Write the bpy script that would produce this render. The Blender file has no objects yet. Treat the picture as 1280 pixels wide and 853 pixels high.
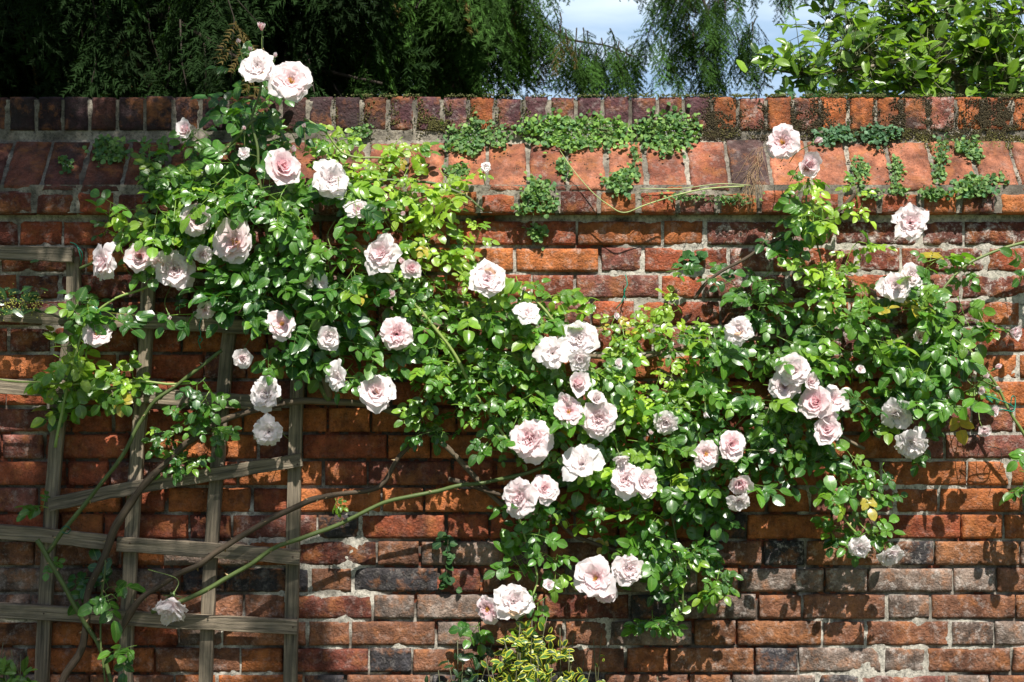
import bpy, math, random
import numpy as np
from mathutils import Vector
random.seed(7); rng = np.random.default_rng(7)
R = math.radians
scene = bpy.context.scene
col = scene.collection

# ------------------------------------------------------------------ camera, sky, sun, exposure
D = 4.2            # metres from lens to the wall face (the wall face is the plane y = 0)
S = 2.87 / 1280    # metres on the wall face per photo pixel
ZC = 1.55
cam_d = bpy.data.cameras.new('camera'); cam = bpy.data.objects.new('camera', cam_d); col.objects.link(cam)
cam.location = (0, -D, ZC); cam.rotation_euler = (R(90), 0, 0)
cam_d.sensor_width = 36; cam_d.lens = 36 * D / 2.87
cam_d.clip_end = 2000
cam_d.dof.use_dof = True; cam_d.dof.focus_distance = D - 0.12; cam_d.dof.aperture_fstop = 11
scene.camera = cam

SUN_EL, SUN_AZ = R(56), R(13)      # azimuth to the right of the view axis, in front of the wall
sdir = Vector((math.sin(SUN_AZ) * math.cos(SUN_EL), -math.cos(SUN_AZ) * math.cos(SUN_EL), math.sin(SUN_EL)))
w = bpy.data.worlds.new('World'); scene.world = w; w.use_nodes = True
nt = w.node_tree; nt.nodes.clear()
out = nt.nodes.new('ShaderNodeOutputWorld'); bg = nt.nodes.new('ShaderNodeBackground')
sky = nt.nodes.new('ShaderNodeTexSky'); sky.sky_type = 'NISHITA'; sky.sun_disc = False
sky.sun_elevation = SUN_EL; sky.sun_rotation = math.atan2(sdir.x, sdir.y)
tc = nt.nodes.new('ShaderNodeTexCoord'); mp = nt.nodes.new('ShaderNodeMapping'); mp.inputs['Scale'].default_value = (1.5, 1.5, 7)
nz = nt.nodes.new('ShaderNodeTexNoise'); nz.inputs['Scale'].default_value = 2.2; nz.inputs['Detail'].default_value = 7
rp = nt.nodes.new('ShaderNodeValToRGB'); rp.color_ramp.elements[0].position = .42; rp.color_ramp.elements[1].position = .68
rp.color_ramp.elements[0].color = (0, 0, 0, 1)
mx = nt.nodes.new('ShaderNodeMix'); mx.data_type = 'RGBA'; cm = nt.nodes.new('ShaderNodeMix'); cm.data_type = 'RGBA'; cm.inputs[6].default_value = (4.6, 6.8, 9.6, 1); cm.inputs[7].default_value = (12, 13.5, 14.8, 1)
L = nt.links.new
L(tc.outputs['Generated'], mp.inputs['Vector']); L(mp.outputs['Vector'], nz.inputs['Vector']); L(nz.outputs['Fac'], rp.inputs['Fac'])
sx = nt.nodes.new('ShaderNodeSeparateXYZ'); L(tc.outputs['Generated'], sx.inputs[0])
mr = nt.nodes.new('ShaderNodeMapRange'); mr.inputs['From Min'].default_value = .26; mr.inputs['From Max'].default_value = .42; mr.inputs['To Min'].default_value = 1; mr.inputs['To Max'].default_value = .0
L(sx.outputs['Z'], mr.inputs['Value']);  
my = nt.nodes.new('ShaderNodeMapRange'); my.inputs['From Min'].default_value = .1; my.inputs['From Max'].default_value = .75; L(sx.outputs['Y'], my.inputs['Value'])
m2 = nt.nodes.new('ShaderNodeMath'); m2.operation = 'MULTIPLY'; L(mr.outputs[0], m2.inputs[0]); L(my.outputs[0], m2.inputs[1]); 
L(rp.outputs['Color'], cm.inputs[0]); L(cm.outputs[2], mx.inputs[7]); L(m2.outputs[0], mx.inputs[0]); L(sky.outputs['Color'], mx.inputs[6]); L(mx.outputs[2], bg.inputs['Color'])
bg.inputs['Strength'].default_value = 0.058
L(bg.outputs[0], out.inputs[0])
sl = bpy.data.lights.new('sun', 'SUN'); sl.energy = 5.0; sl.angle = R(.5); sl.color = (1, .955, .88)
so = bpy.data.objects.new('sun', sl); so.rotation_euler = sdir.to_track_quat('Z', 'Y').to_euler(); col.objects.link(so)
so.location = (2, -4, 8)
vs = scene.view_settings; vs.view_transform = 'Standard'; vs.look = 'None'; vs.gamma = 1; vs.exposure = 0.68; vs.use_curve_mapping = False

# ------------------------------------------------------------------ helpers
def P(px, py, y=0.0):
    k = S * (D + y) / D
    return np.array(((px - 640) * k, y, ZC - (py - 426.5) * k))
def to_px(p):
    k = D / (S * (D + p[1])); return 640 + p[0] * k, 426.5 - (p[2] - ZC) * k
def norm(a):
    a = np.asarray(a, float); return a / np.maximum(np.linalg.norm(a, axis=-1, keepdims=True), 1e-9)

def _hash(ix, iy, iz, seed):
    h = (ix * 374761393 + iy * 668265263 + iz * 2147483647 + seed * 1274126177) & 0xffffffff
    h = ((h ^ (h >> 13)) * 1274126177) & 0xffffffff
    return ((h ^ (h >> 16)) & 0xffff) / 65535.0
def vnoise(p, scale, seed=0):
    q = np.asarray(p, float) * scale + 1000.0
    i = np.floor(q).astype(np.int64); f = q - i; f = f * f * (3 - 2 * f)
    r = 0
    for dx in (0, 1):
        for dy in (0, 1):
            for dz in (0, 1):
                wgt = (f[..., 0] if dx else 1 - f[..., 0]) * (f[..., 1] if dy else 1 - f[..., 1]) * (f[..., 2] if dz else 1 - f[..., 2])
                r = r + wgt * _hash(i[..., 0] + dx, i[..., 1] + dy, i[..., 2] + dz, seed)
    return r * 2 - 1

class MB:
    def __init__(s): s.v = []; s.f = {}; s.c = []; s.a = []; s.n = 0
    def add(s, V, F, C, A=None):
        V = np.asarray(V, float).reshape(-1, 3); n = len(V)
        C = np.asarray(C, float); C = np.broadcast_to(C, (n, 3)) if C.ndim == 1 else C.reshape(-1, 3)
        A = np.zeros((n, 3)) if A is None else np.broadcast_to(np.asarray(A, float), (n, 3)) if np.ndim(A) == 1 else np.asarray(A, float).reshape(-1, 3)
        for f in (F if isinstance(F, list) else [F]):
            f = np.asarray(f, np.int64)
            if f.size: s.f.setdefault(f.shape[1], []).append(f + s.n)
        s.v.append(V); s.c.append(C); s.a.append(A); s.n += n
    def build(s, name, mat, parent=None, origin=None, smooth=True):
        V = np.concatenate(s.v)
        po = np.array(parent['_o']) if parent is not None and '_o' in parent else np.zeros(3)
        o_ = po if origin is None else np.asarray(origin, float)
        me = bpy.data.meshes.new(name)
        me.vertices.add(len(V)); me.vertices.foreach_set('co', (V - o_).astype(np.float32).ravel())
        li, ls, cnt = [], [], 0
        for k, fl in s.f.items():
            f = np.concatenate(fl); li.append(f.ravel()); ls.append(cnt + np.arange(len(f)) * k); cnt += f.size
        li = np.concatenate(li); ls = np.concatenate(ls)
        me.loops.add(len(li)); me.polygons.add(len(ls))
        me.loops.foreach_set('vertex_index', li.astype(np.int32)); me.polygons.foreach_set('loop_start', ls.astype(np.int32))
        me.update(calc_edges=True); me.validate()
        me.polygons.foreach_set('use_smooth', np.full(len(me.polygons), smooth))
        ca = me.attributes.new('tint', 'FLOAT_COLOR', 'POINT')
        if len(me.vertices) == len(V):
            cc = np.ones((len(V), 4), np.float32); cc[:, :3] = np.concatenate(s.c); ca.data.foreach_set('color', cc.ravel())
            aa = me.attributes.new('aux', 'FLOAT_VECTOR', 'POINT'); aa.data.foreach_set('vector', np.concatenate(s.a).astype(np.float32).ravel())
        me.materials.append(mat)
        o = bpy.data.objects.new(name, me); col.objects.link(o)
        o.location = o_ - po
        if parent is not None: o.parent = parent
        o['_o'] = [float(x) for x in o_]
        return o
def thing(name, loc, label, cat, group=None):
    o = bpy.data.objects.new(name, None); o.empty_display_size = .05; col.objects.link(o); o.location = loc
    o['_o'] = [float(x) for x in loc]; return tag(o, label, cat, group)
def tag(o, label, cat, group=None, kind=None):
    if label: o['label'] = label
    if cat: o['category'] = cat
    if group: o['group'] = group
    if kind: o['kind'] = kind
    return o

def grid_faces(nu, nv, off=0):
    i = np.arange(nu - 1)[:, None] * nv + np.arange(nv - 1)[None, :]; i = i.ravel() + off
    return np.stack([i, i + nv, i + nv + 1, i + 1], 1)
def tube(mb, pts, rad, color, sides=6, jit=0.0):
    pts = np.asarray(pts, float); K = len(pts); rad = np.broadcast_to(rad, (K,)).astype(float)
    t = norm(np.gradient(pts, axis=0)); up = np.array((0.13, .97, .2))
    a = norm(np.cross(t, up)); b = np.cross(t, a)
    th = np.arange(sides) * 2 * np.pi / sides
    r = rad[:, None, None] * (1 + (rng.uniform(-jit, jit, (K, sides, 1)) if jit else 0))
    V = pts[:, None] + r * (a[:, None] * np.cos(th)[None, :, None] + b[:, None] * np.sin(th)[None, :, None])
    i = np.arange(K - 1)[:, None] * sides; j = np.arange(sides)[None]; j2 = (j + 1) % sides
    F = np.stack([(i + j).ravel(), (i + j2).ravel(), (i + sides + j2).ravel(), (i + sides + j).ravel()], 1)
    al = np.repeat(np.cumsum(np.r_[0, np.linalg.norm(np.diff(pts, axis=0), axis=1)]), sides)
    A = np.stack([al, np.tile(np.cos(th) * rad[0], K), np.tile(np.sin(th) * rad[0], K)], 1)
    cap0 = np.arange(sides)[None, ::-1]; cap1 = cap0[:, ::-1] + (K - 1) * sides
    mb.add(V, [F, cap0, cap1], color, A)
def spline(pts, n=6):
    p = np.asarray(pts, float); p = np.vstack([2 * p[0] - p[1], p, 2 * p[-1] - p[-2]]); o_ = []
    for i in range(1, len(p) - 2):
        for t in np.arange(n) / n:
            o_.append(.5 * (2 * p[i] + (p[i + 1] - p[i - 1]) * t + (2 * p[i - 1] - 5 * p[i] + 4 * p[i + 1] - p[i + 2]) * t * t + (3 * p[i] - p[i - 1] - 3 * p[i + 1] + p[i + 2]) * t ** 3))
    o_.append(p[-2]); return np.array(o_)

# ---- leaf blades, all at once
def blades(mb, O, Dr, N, Ln, Wd, C, rows=6, tipw=.62, basew=.5, curl=.25, fold=.28):
    O, Dr, N, C = (np.asarray(x, float) for x in (O, Dr, N, C)); Ln = np.asarray(Ln, float)[:, None, None]; Wd = np.asarray(Wd, float)[:, None, None]
    n = len(O); Dr = norm(Dr); N = norm(N - (N * Dr).sum(1, keepdims=True) * Dr); B = np.cross(N, Dr)
    t = np.linspace(0, 1, rows + 1); s_ = np.array([-1, -.5, 0, .5, 1.])
    wv = (t ** basew) * ((1 - t) ** tipw); wv = wv / wv.max(); wv[0] = .06; wv[-1] = .03
    cur = rng.uniform(.3, 1.6, (n, 1, 1)) * curl; fo = rng.uniform(.2, 1.5, (n, 1, 1)) * fold
    wob = rng.uniform(-.06, .06, (n, rows + 1, 5)) * (np.abs(s_) > .8)
    T = t[None, :, None]; SS = s_[None, None, :]; W_ = wv[None, :, None]
    x = Ln * T * np.ones_like(SS); yb = Wd / 2 * W_ * SS * (1 + wob * 1.2)
    z = fo * np.abs(SS) * W_ * Wd * .5 - cur * Ln * T ** 2 + wob * Wd * .5
    V = O[:, None, None] + x[..., None] * Dr[:, None, None] + yb[..., None] * B[:, None, None] + z[..., None] * N[:, None, None]
    m = (rows + 1) * 5; f = grid_faces(rows + 1, 5)
    F = (f[None] + (np.arange(n) * m)[:, None, None]).reshape(-1, 4)
    A = np.stack([np.broadcast_to(T, (n, rows + 1, 5)), np.broadcast_to(SS, (n, rows + 1, 5)), np.broadcast_to(rng.uniform(0, 1, (n, 1, 1)), (n, rows + 1, 5))], -1)
    mb.add(V, F, np.repeat(C, m, 0), A)

# ------------------------------------------------------------------ materials
def mat(name):
    m = bpy.data.materials.new(name); m.use_nodes = True; t = m.node_tree
    b = t.nodes['Principled BSDF']; return m, t, b
def nd(t, typ, **kw):
    n = t.nodes.new(typ)
    for k, v in kw.items():
        if k in n.inputs: n.inputs[k].default_value = v
        else: setattr(n, k, v)
    return n
def attr(t, name): n = t.nodes.new('ShaderNodeAttribute'); n.attribute_name = name; return n
def noise(t, scale, detail=5, vec=None, rough=.6):
    n = nd(t, 'ShaderNodeTexNoise', Scale=scale, Detail=detail, Roughness=rough)
    if vec is None:
        g = t.nodes.new('ShaderNodeNewGeometry'); vec = g.outputs['Position']
    t.links.new(vec, n.inputs['Vector']); return n.outputs['Fac']
def ramp(t, fac, stops):
    r = t.nodes.new('ShaderNodeValToRGB'); e = r.color_ramp.elements
    while len(e) < len(stops): e.new(.5)
    for el, (p, c) in zip(e, stops): el.position = p; el.color = (c, c, c, 1) if np.isscalar(c) else (*c, 1)
    t.links.new(fac, r.inputs[0]); return r.outputs[0]
def mix(t, fac, a, b, blend='MIX'):
    m = t.nodes.new('ShaderNodeMix'); m.data_type = 'RGBA'; m.blend_type = blend
    for i, x in ((0, fac), (6, a), (7, b)):
        if isinstance(x, bpy.types.NodeSocket): t.links.new(x, m.inputs[i])
        else: m.inputs[i].default_value = x if i == 0 else (*x, 1)
    return m.outputs[2]
def bump(t, b, h, strength=.5, dist=.002):
    n = nd(t, 'ShaderNodeBump', Strength=strength, Distance=dist); t.links.new(h, n.inputs['Height']); t.links.new(n.outputs[0], b.inputs['Normal'])
def math_(t, op, a, b=0.0):
    n = t.nodes.new('ShaderNodeMath'); n.operation = op
    for i, x in enumerate((a, b)):
        if isinstance(x, bpy.types.NodeSocket): t.links.new(x, n.inputs[i])
        else: n.inputs[i].default_value = x
    return n.outputs[0]

def brick_mat():
    m, t, b = mat('brick'); c = attr(t, 'tint').outputs['Color']; ax = attr(t, 'aux')
    sp = t.nodes.new('ShaderNodeSeparateXYZ'); t.links.new(ax.outputs['Vector'], sp.inputs[0])
    v = ramp(t, noise(t, 22, 8, rough=.7), [(.28, .38), (.5, .95), (.72, 1.55)]); x = mix(t, 1, c, v, 'MULTIPLY')
    big = ramp(t, noise(t, 6, 5, rough=.7), [(.4, (.62, .55, .52)), (.6, (1.15, 1.12, 1.1))]); x = mix(t, 1, x, big, 'MULTIPLY')
    v2 = ramp(t, noise(t, 190, 6, rough=.8), [(.36, .3), (.46, .95), (.62, 1.0), (.7, 1.4)]); x = mix(t, 1, x, v2, 'MULTIPLY')
    soot = ramp(t, noise(t, 9, 9, rough=.75), [(.44, 0), (.62, 1)]); x = mix(t, math_(t, 'MULTIPLY', soot, sp.outputs['Y']), x, (.035, .03, .028))
    ms_ = t.nodes.new('ShaderNodeMapping'); ms_.inputs['Scale'].default_value = (9, 9, 1.6); gg = t.nodes.new('ShaderNodeNewGeometry'); t.links.new(gg.outputs['Position'], ms_.inputs['Vector'])
    strk = ramp(t, noise(t, 1.0, 6, ms_.outputs[0], .65), [(.36, .55), (.5, 1.0), (.66, 1.12)]); x = mix(t, 1, x, strk, 'MULTIPLY')
    crust = ramp(t, noise(t, 70, 5, rough=.75), [(.62, 0), (.67, .8)]); x = mix(t, math_(t, 'MULTIPLY', crust, sp.outputs['Y']), x, (.03, .028, .022))
    gold = ramp(t, noise(t, 15, 8, rough=.7), [(.5, 0), (.64, 1)]); x = mix(t, math_(t, 'MULTIPLY', gold, .45), x, (.46, .17, .05))
    salt = ramp(t, noise(t, 34, 9, rough=.8), [(.51, 0), (.63, 1)]); x = mix(t, math_(t, 'MULTIPLY', salt, sp.outputs['X']), x, (.62, .55, .5))
    t.links.new(x, b.inputs['Base Color']); b.inputs['Roughness'].default_value = .82; b.inputs['Specular IOR Level'].default_value = .3
    h = math_(t, 'ADD', noise(t, 120, 6, rough=.7), math_(t, 'MULTIPLY', noise(t, 30, 5), 1.4)); bump(t, b, h, 1, .006)
    return m
def mortar_mat():
    m, t, b = mat('mortar'); c = attr(t, 'tint').outputs['Color']
    v = ramp(t, noise(t, 90, 8, rough=.8), [(.38, .3), (.5, .95), (.68, 1.5)]); x = mix(t, 1, c, v, 'MULTIPLY')
    d = ramp(t, noise(t, 7, 6), [(.5, 0), (.66, .8)]); x = mix(t, d, x, (.11, .09, .07))
    t.links.new(x, b.inputs['Base Color']); b.inputs['Roughness'].default_value = .95
    bump(t, b, noise(t, 210, 6, rough=.8), 1, .004); return m
def leaf_mat(name, rough=.3, trans=.3, vein=1.0, edge=None, specular=.55):
    m, t, b = mat(name); c = attr(t, 'tint').outputs['Color']; ax = attr(t, 'aux')
    sp = t.nodes.new('ShaderNodeSeparateXYZ'); t.links.new(ax.outputs['Vector'], sp.inputs[0])
    x = mix(t, 1, c, ramp(t, noise(t, 60, 4), [(.3, .75), (.7, 1.2)]), 'MULTIPLY')
    av = math_(t, 'ABSOLUTE', sp.outputs['Y']); mid = math_(t, 'LESS_THAN', av, .07)
    vv = math_(t, 'SUBTRACT', math_(t, 'MULTIPLY', sp.outputs['X'], 8), math_(t, 'MULTIPLY', av, 2.2))
    fr = math_(t, 'FRACT', vv); side = math_(t, 'LESS_THAN', fr, .13)
    allv = math_(t, 'MAXIMUM', mid, math_(t, 'MULTIPLY', side, .4))
    x = mix(t, math_(t, 'MULTIPLY', allv, .45 * vein), x, (.22, .34, .09))
    spot = ramp(t, noise(t, 85, 5, rough=.75), [(.665, 0), (.70, .7)]); x = mix(t, spot, x, (.16, .10, .03))
    if edge:
        e = math_(t, 'ADD', av, math_(t, 'MULTIPLY', math_(t, 'SUBTRACT', noise(t, 70, 3), .5), 1.2))
        x = mix(t, math_(t, 'GREATER_THAN', e, .62), x, edge)
    t.links.new(x, b.inputs['Base Color']); b.inputs['Roughness'].default_value = rough; b.inputs['Specular IOR Level'].default_value = specular
    hh = math_(t, 'SUBTRACT', math_(t, 'MULTIPLY', noise(t, 110, 3), .6), math_(t, 'MULTIPLY', allv, .8)); bump(t, b, hh, .45, .0012)
    tr = t.nodes.new('ShaderNodeBsdfTranslucent'); tx = mix(t, 1, x, (2.1, 2.2, .55), 'MULTIPLY'); t.links.new(tx, tr.inputs['Color'])
    ms = t.nodes.new('ShaderNodeMixShader'); ms.inputs[0].default_value = trans
    t.links.new(b.outputs[0], ms.inputs[1]); t.links.new(tr.outputs[0], ms.inputs[2]); t.links.new(ms.outputs[0], t.nodes['Material Output'].inputs['Surface'])
    return m
def petal_mat():
    m, t, b = mat('petal'); c = attr(t, 'tint').outputs['Color']
    x = mix(t, 1, c, ramp(t, noise(t, 140, 3), [(.3, .93), (.7, 1.05)]), 'MULTIPLY')
    t.links.new(x, b.inputs['Base Color']); b.inputs['Roughness'].default_value = .55; b.inputs['Specular IOR Level'].default_value = .25
    spot = ramp(t, noise(t, 75, 6, rough=.8), [(.67, 0), (.72, .55)]); x = mix(t, spot, x, (.45, .28, .14)); t.links.new(x, b.inputs['Base Color'])
    bump(t, b, noise(t, 90, 3), .35, .002)
    tr = t.nodes.new('ShaderNodeBsdfTranslucent'); t.links.new(x, tr.inputs['Color'])
    ms = t.nodes.new('ShaderNodeMixShader'); ms.inputs[0].default_value = .46
    t.links.new(b.outputs[0], ms.inputs[1]); t.links.new(tr.outputs[0], ms.inputs[2]); t.links.new(ms.outputs[0], t.nodes['Material Output'].inputs['Surface'])
    return m
def plain_mat(name, rough=.7, nscale=60, lo=.6, hi=1.35, bs=.4, stretch=None, bd=.002, spec=.4):
    m, t, b = mat(name); c = attr(t, 'tint').outputs['Color']; vec = None
    if stretch:
        mp_ = t.nodes.new('ShaderNodeMapping'); mp_.inputs['Scale'].default_value = stretch; t.links.new(attr(t, 'aux').outputs['Vector'], mp_.inputs['Vector']); vec = mp_.outputs[0]
    n1 = noise(t, nscale, 7, vec, .7); x = mix(t, 1, c, ramp(t, n1, [(.3, lo), (.7, hi)]), 'MULTIPLY')
    t.links.new(x, b.inputs['Base Color']); b.inputs['Roughness'].default_value = rough; b.inputs['Specular IOR Level'].default_value = spec
    bump(t, b, n1, bs, bd); return m
def wood_mat():
    m, t, b = mat('weathered_wood'); c = attr(t, 'tint').outputs['Color']
    mp_ = t.nodes.new('ShaderNodeMapping'); mp_.inputs['Scale'].default_value = (5, 150, 60); t.links.new(attr(t, 'aux').outputs['Vector'], mp_.inputs['Vector'])
    g = noise(t, 1.0, 9, mp_.outputs[0], .65); x = mix(t, 1, c, ramp(t, g, [(.34, .3), (.5, .95), (.66, 1.6)]), 'MULTIPLY')
    gr = ramp(t, noise(t, 11, 6), [(.5, 0), (.7, .6)]); x = mix(t, gr, x, (.065, .06, .04))
    t.links.new(x, b.inputs['Base Color']); b.inputs['Roughness'].default_value = .8; bump(t, b, g, 1, .007); return m

M = dict(brick=brick_mat(), mortar=mortar_mat(), leaf=leaf_mat('rose_leaf', .32, .30, specular=.8), petal=petal_mat(), wood=wood_mat(),
         ivy=leaf_mat('small_leaf', .5, .22, .6, specular=.3), varieg=leaf_mat('variegated_leaf', .35, .25, .3, edge=(.5, .5, .05)),
         tree_leaf=leaf_mat('glossy_tree_leaf', .3, .3), needle=leaf_mat('needle', .8, .12, 0, specular=.08),
         bark=plain_mat('bark', .8, 1, .5, 1.5, .8, (9, 260, 260)), stem=plain_mat('green_stem', .5, 1, .7, 1.3, .3, (25, 200, 200)),
         moss=plain_mat('moss', .95, 200, .5, 1.5, .8), pollen=plain_mat('pollen', .8, 200), wire=plain_mat('tie_wire', .35, 50, .85, 1.15, .1),
         ground=plain_mat('ground', .95, 6, .5, 1.4, .8), straw=plain_mat('straw', .8, 60))

# ------------------------------------------------------------------ ground
mb = MB(); n = 61; g = np.sign(np.linspace(-1, 1, n)) * np.abs(np.linspace(-1, 1, n)) ** 3 * 300
X, Y = np.meshgrid(g, g, indexing='ij'); Zg = vnoise(np.stack([X, Y, 0 * X], -1), .6, 3) * .03
bed = np.clip(1 - np.abs(Y + .3) / .8, 0, 1)[..., None]
mb.add(np.stack([X, Y, Zg - .03], -1), grid_faces(n, n), (np.array((.06, .09, .025)) * (1 - bed) + np.array((.07, .05, .035)) * bed))
tag(mb.build('ground', M['ground']), None, None, kind='structure')

# ------------------------------------------------------------------ brick wall
wall_o = np.array((0, .1, 0.))
wall = thing('brick_wall', wall_o, 'old red brick garden wall with sloped brick coping and pale crumbling mortar', 'wall')
def brick(mb, o0, U, V, N, bw, bh, depth, c, salt=0., soot=0., rough=1.0, r=.0042, step=.0075):
    nu = max(4, int(bw / step)); nv = max(4, int(bh / step))
    u = np.linspace(0, 1, nu); v = np.linspace(0, 1, nv); uu, vv = np.meshgrid(u, v, indexing='ij')
    e = np.minimum(np.minimum(uu, 1 - uu) * bw, np.minimum(vv, 1 - vv) * bh)
    base = o0 + uu[..., None] * bw * U + vv[..., None] * bh * V
    n1 = vnoise(base, 45, 1); n2 = vnoise(base, 140, 2); n3 = vnoise(base, 28, 5)
    edge = np.clip(1 - e / r, 0, 1); d = -r * .7 * edge ** 2 + rough * (n1 * .0011 + n2 * .0012)
    chip = np.clip(n3 + .55 * np.clip(1 - e / .018, 0, 1) - .62, 0, 1) * 2.2; d -= np.clip(chip, 0, 1) * .0045 * rough
    tl = rng.normal(0, .0012, 2); d = d + (uu - .5) * tl[0] + (vv - .5) * tl[1] + rng.normal(0, .0009)
    b = (e < 1e-6)
    wob = b * vnoise(base, 60, 9) * .0017 * rough
    cu = np.where(uu < .5, 1, -1) * (np.minimum(uu, 1 - uu) < 1e-6) * (np.abs(wob) + .0005); cv = np.where(vv < .5, 1, -1) * (np.minimum(vv, 1 - vv) < 1e-6) * (np.abs(wob) + .0005)
    Vt = base + d[..., None] * N + cu[..., None] * U + cv[..., None] * V
    idx = np.arange(nu * nv).reshape(nu, nv)
    ring = np.r_[idx[:, 0], idx[-1, 1:], idx[-2::-1, -1], idx[0, -2:0:-1]]
    back = Vt.reshape(-1, 3)[ring] - depth * N; k = len(ring); j = np.arange(k); j2 = (j + 1) % k
    skirt = np.stack([ring[j], nu * nv + j, nu * nv + j2, ring[j2]], 1)
    C = np.broadcast_to(np.asarray(c), (nu * nv + k, 3))
    f = grid_faces(nu, nv)
    if np.dot(np.cross(U, V), N) < 0: f = f[:, ::-1]; skirt = skirt[:, ::-1]
    mb.add(np.vstack([Vt.reshape(-1, 3), back]), [f, skirt], C, (salt, soot, rng.uniform()))

ex, ey, ez = np.eye(3)
ROW = 33.4 * S; PER = 161 * S
def pick(opts):
    w_ = np.array([o_[0] for o_ in opts]); o_ = opts[rng.choice(len(opts), p=w_ / w_.sum())]
    return np.array(o_[1]) * rng.uniform(.82, 1.2), o_[2], o_[3]
OR, RED, DRED, PUR = (.46, .15, .046), (.35, .09, .038), (.19, .054, .034), (.24, .088, .066)
GRY, BRN, BLK, DPU = (.25, .19, .155), (.29, .13, .072), (.05, .048, .055), (.07, .036, .042)
def face_col(px, py):
    if py > 672:
        if px > 860: return pick([(3, BRN, .3, .3), (2.5, (.31, .135, .06), .35, .45), (4.5, GRY, .6, .35), (.8, BLK, .3, .6), (1, PUR, .4, .3)])
        if px > 380: return pick([(4, BRN, .2, .5), (1.2, (.34, .12, .045), .15, .6), (2.5, GRY, .3, .6), (1, BLK, .2, .8), (1, DRED, .2, .5)])
        return pick([(4, BRN, .3, .5), (3, OR, .2, .4), (2, GRY, .3, .5), (1, RED, .1, .5), (.5, BLK, .2, .5)])
    if py > 440:
        if px > 1040: return pick([(6, OR, .15, .15), (2, RED, .15, .15), (1.5, PUR, .3, .2)])
        if px < 420: return pick([(4, OR, .08, .3), (4, RED, .08, .35), (1.5, PUR, .3, .3), (.8, DRED, .1, .6)])
        return pick([(5, OR, .08, .35), (4, RED, .08, .4), (1, DRED, .1, .5)])
    if px < 420: return pick([(3, OR, .15, .4), (4, RED, .25, .4), (3, DRED, .35, .6)])
    if px < 860: return pick([(3, OR, .3, .3), (4, RED, .4, .35), (3, PUR, .5, .3)])
    return pick([(1.2, OR, .5, .3), (3.5, PUR, .95, .4), (3.5, DRED, .8, .5), (1.5, RED, .6, .4)])
fb = MB(); X0, X1 = -2.15, 2.15
for k in range(-11, 17):
    pyb = 843 - 33.4 * k; zb = ZC - (pyb - 426.5) * S
    ph = (35 if k % 2 == 0 else 119) + 3.1 * (k - 2) + rng.normal(0, 1.5)
    x = (ph - 640) * S; x -= PER * math.ceil((x - X0) / PER); x += rng.normal(0, .003)
    inview = k >= -2
    while x < X1:
        for bw in (107 * S, 54 * S):
            px, py = to_px(np.array((x + bw / 2, 0, zb + .03)))
            c, sa, st = face_col(px, py)
            if bw < .15 and rng.uniform() < .1 and py > 640: c = np.array(BLK); st = .7
            g1 = rng.uniform(.0022, .0042); vis = inview and -30 < px < 1310
            brick(fb, np.array((x + g1, 0, zb + .0045)), ex, ez, -ey, bw - 2 * g1 + rng.normal(0, .0015), ROW - .0075 + rng.normal(0, .001), .035, c, sa, st, step=.0075 if vis else .02)
            x += bw
fb.build('brickwork', M['brick'], wall)
# projecting course
ZP0 = P(0, 268, -.038)[2]; ZP1 = P(0, 241, -.038)[2]
mbp = MB(); x = X0 + .02
while x < X1:
    bw = 50 * S * rng.uniform(.94, 1.08); px = 640 + x / S
    c, sa, st = pick([(3, RED, .25, .35), (2, PUR, .5, .4), (2, DRED, .4, .4), (1, OR, .2, .3)]) if px > 250 else pick([(3, DRED, .25, .35), (2, RED, .15, .4)])
    brick(mbp, np.array((x + .005, -.038 + rng.normal(0, .002), ZP0)), ex, ez, -ey, bw - .009, ZP1 - ZP0 + rng.uniform(-.004, .008), .09, c, sa, st, 1.2, r=.011, step=.0065); x += bw
mbp.build('projecting_course', M['brick'], wall)
# sloped coping
pA = P(640, 234, -.034); pB = P(640, 175, .088); Vs = pB - pA; Ls = np.linalg.norm(Vs); Vs = Vs / Ls; Ns = np.cross(ex, Vs); Ns = Ns if Ns[1] < 0 else -Ns
mbs = MB(); x = X0 + .03
while x < X1:
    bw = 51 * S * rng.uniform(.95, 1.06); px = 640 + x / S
    if px < 420: c, sa, st = pick([(4, (.22, .078, .048), .06, .6), (2, (.14, .052, .04), .06, .7)])  # darker red-browns on the left carry some of the tree shade
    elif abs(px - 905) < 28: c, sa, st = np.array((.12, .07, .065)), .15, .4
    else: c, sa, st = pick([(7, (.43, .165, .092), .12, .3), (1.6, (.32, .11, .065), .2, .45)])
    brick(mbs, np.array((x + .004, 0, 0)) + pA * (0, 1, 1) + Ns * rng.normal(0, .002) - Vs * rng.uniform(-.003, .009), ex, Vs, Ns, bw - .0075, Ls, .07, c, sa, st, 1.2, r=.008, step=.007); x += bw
mbs.build('sloped_coping', M['brick'], wall)
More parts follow.
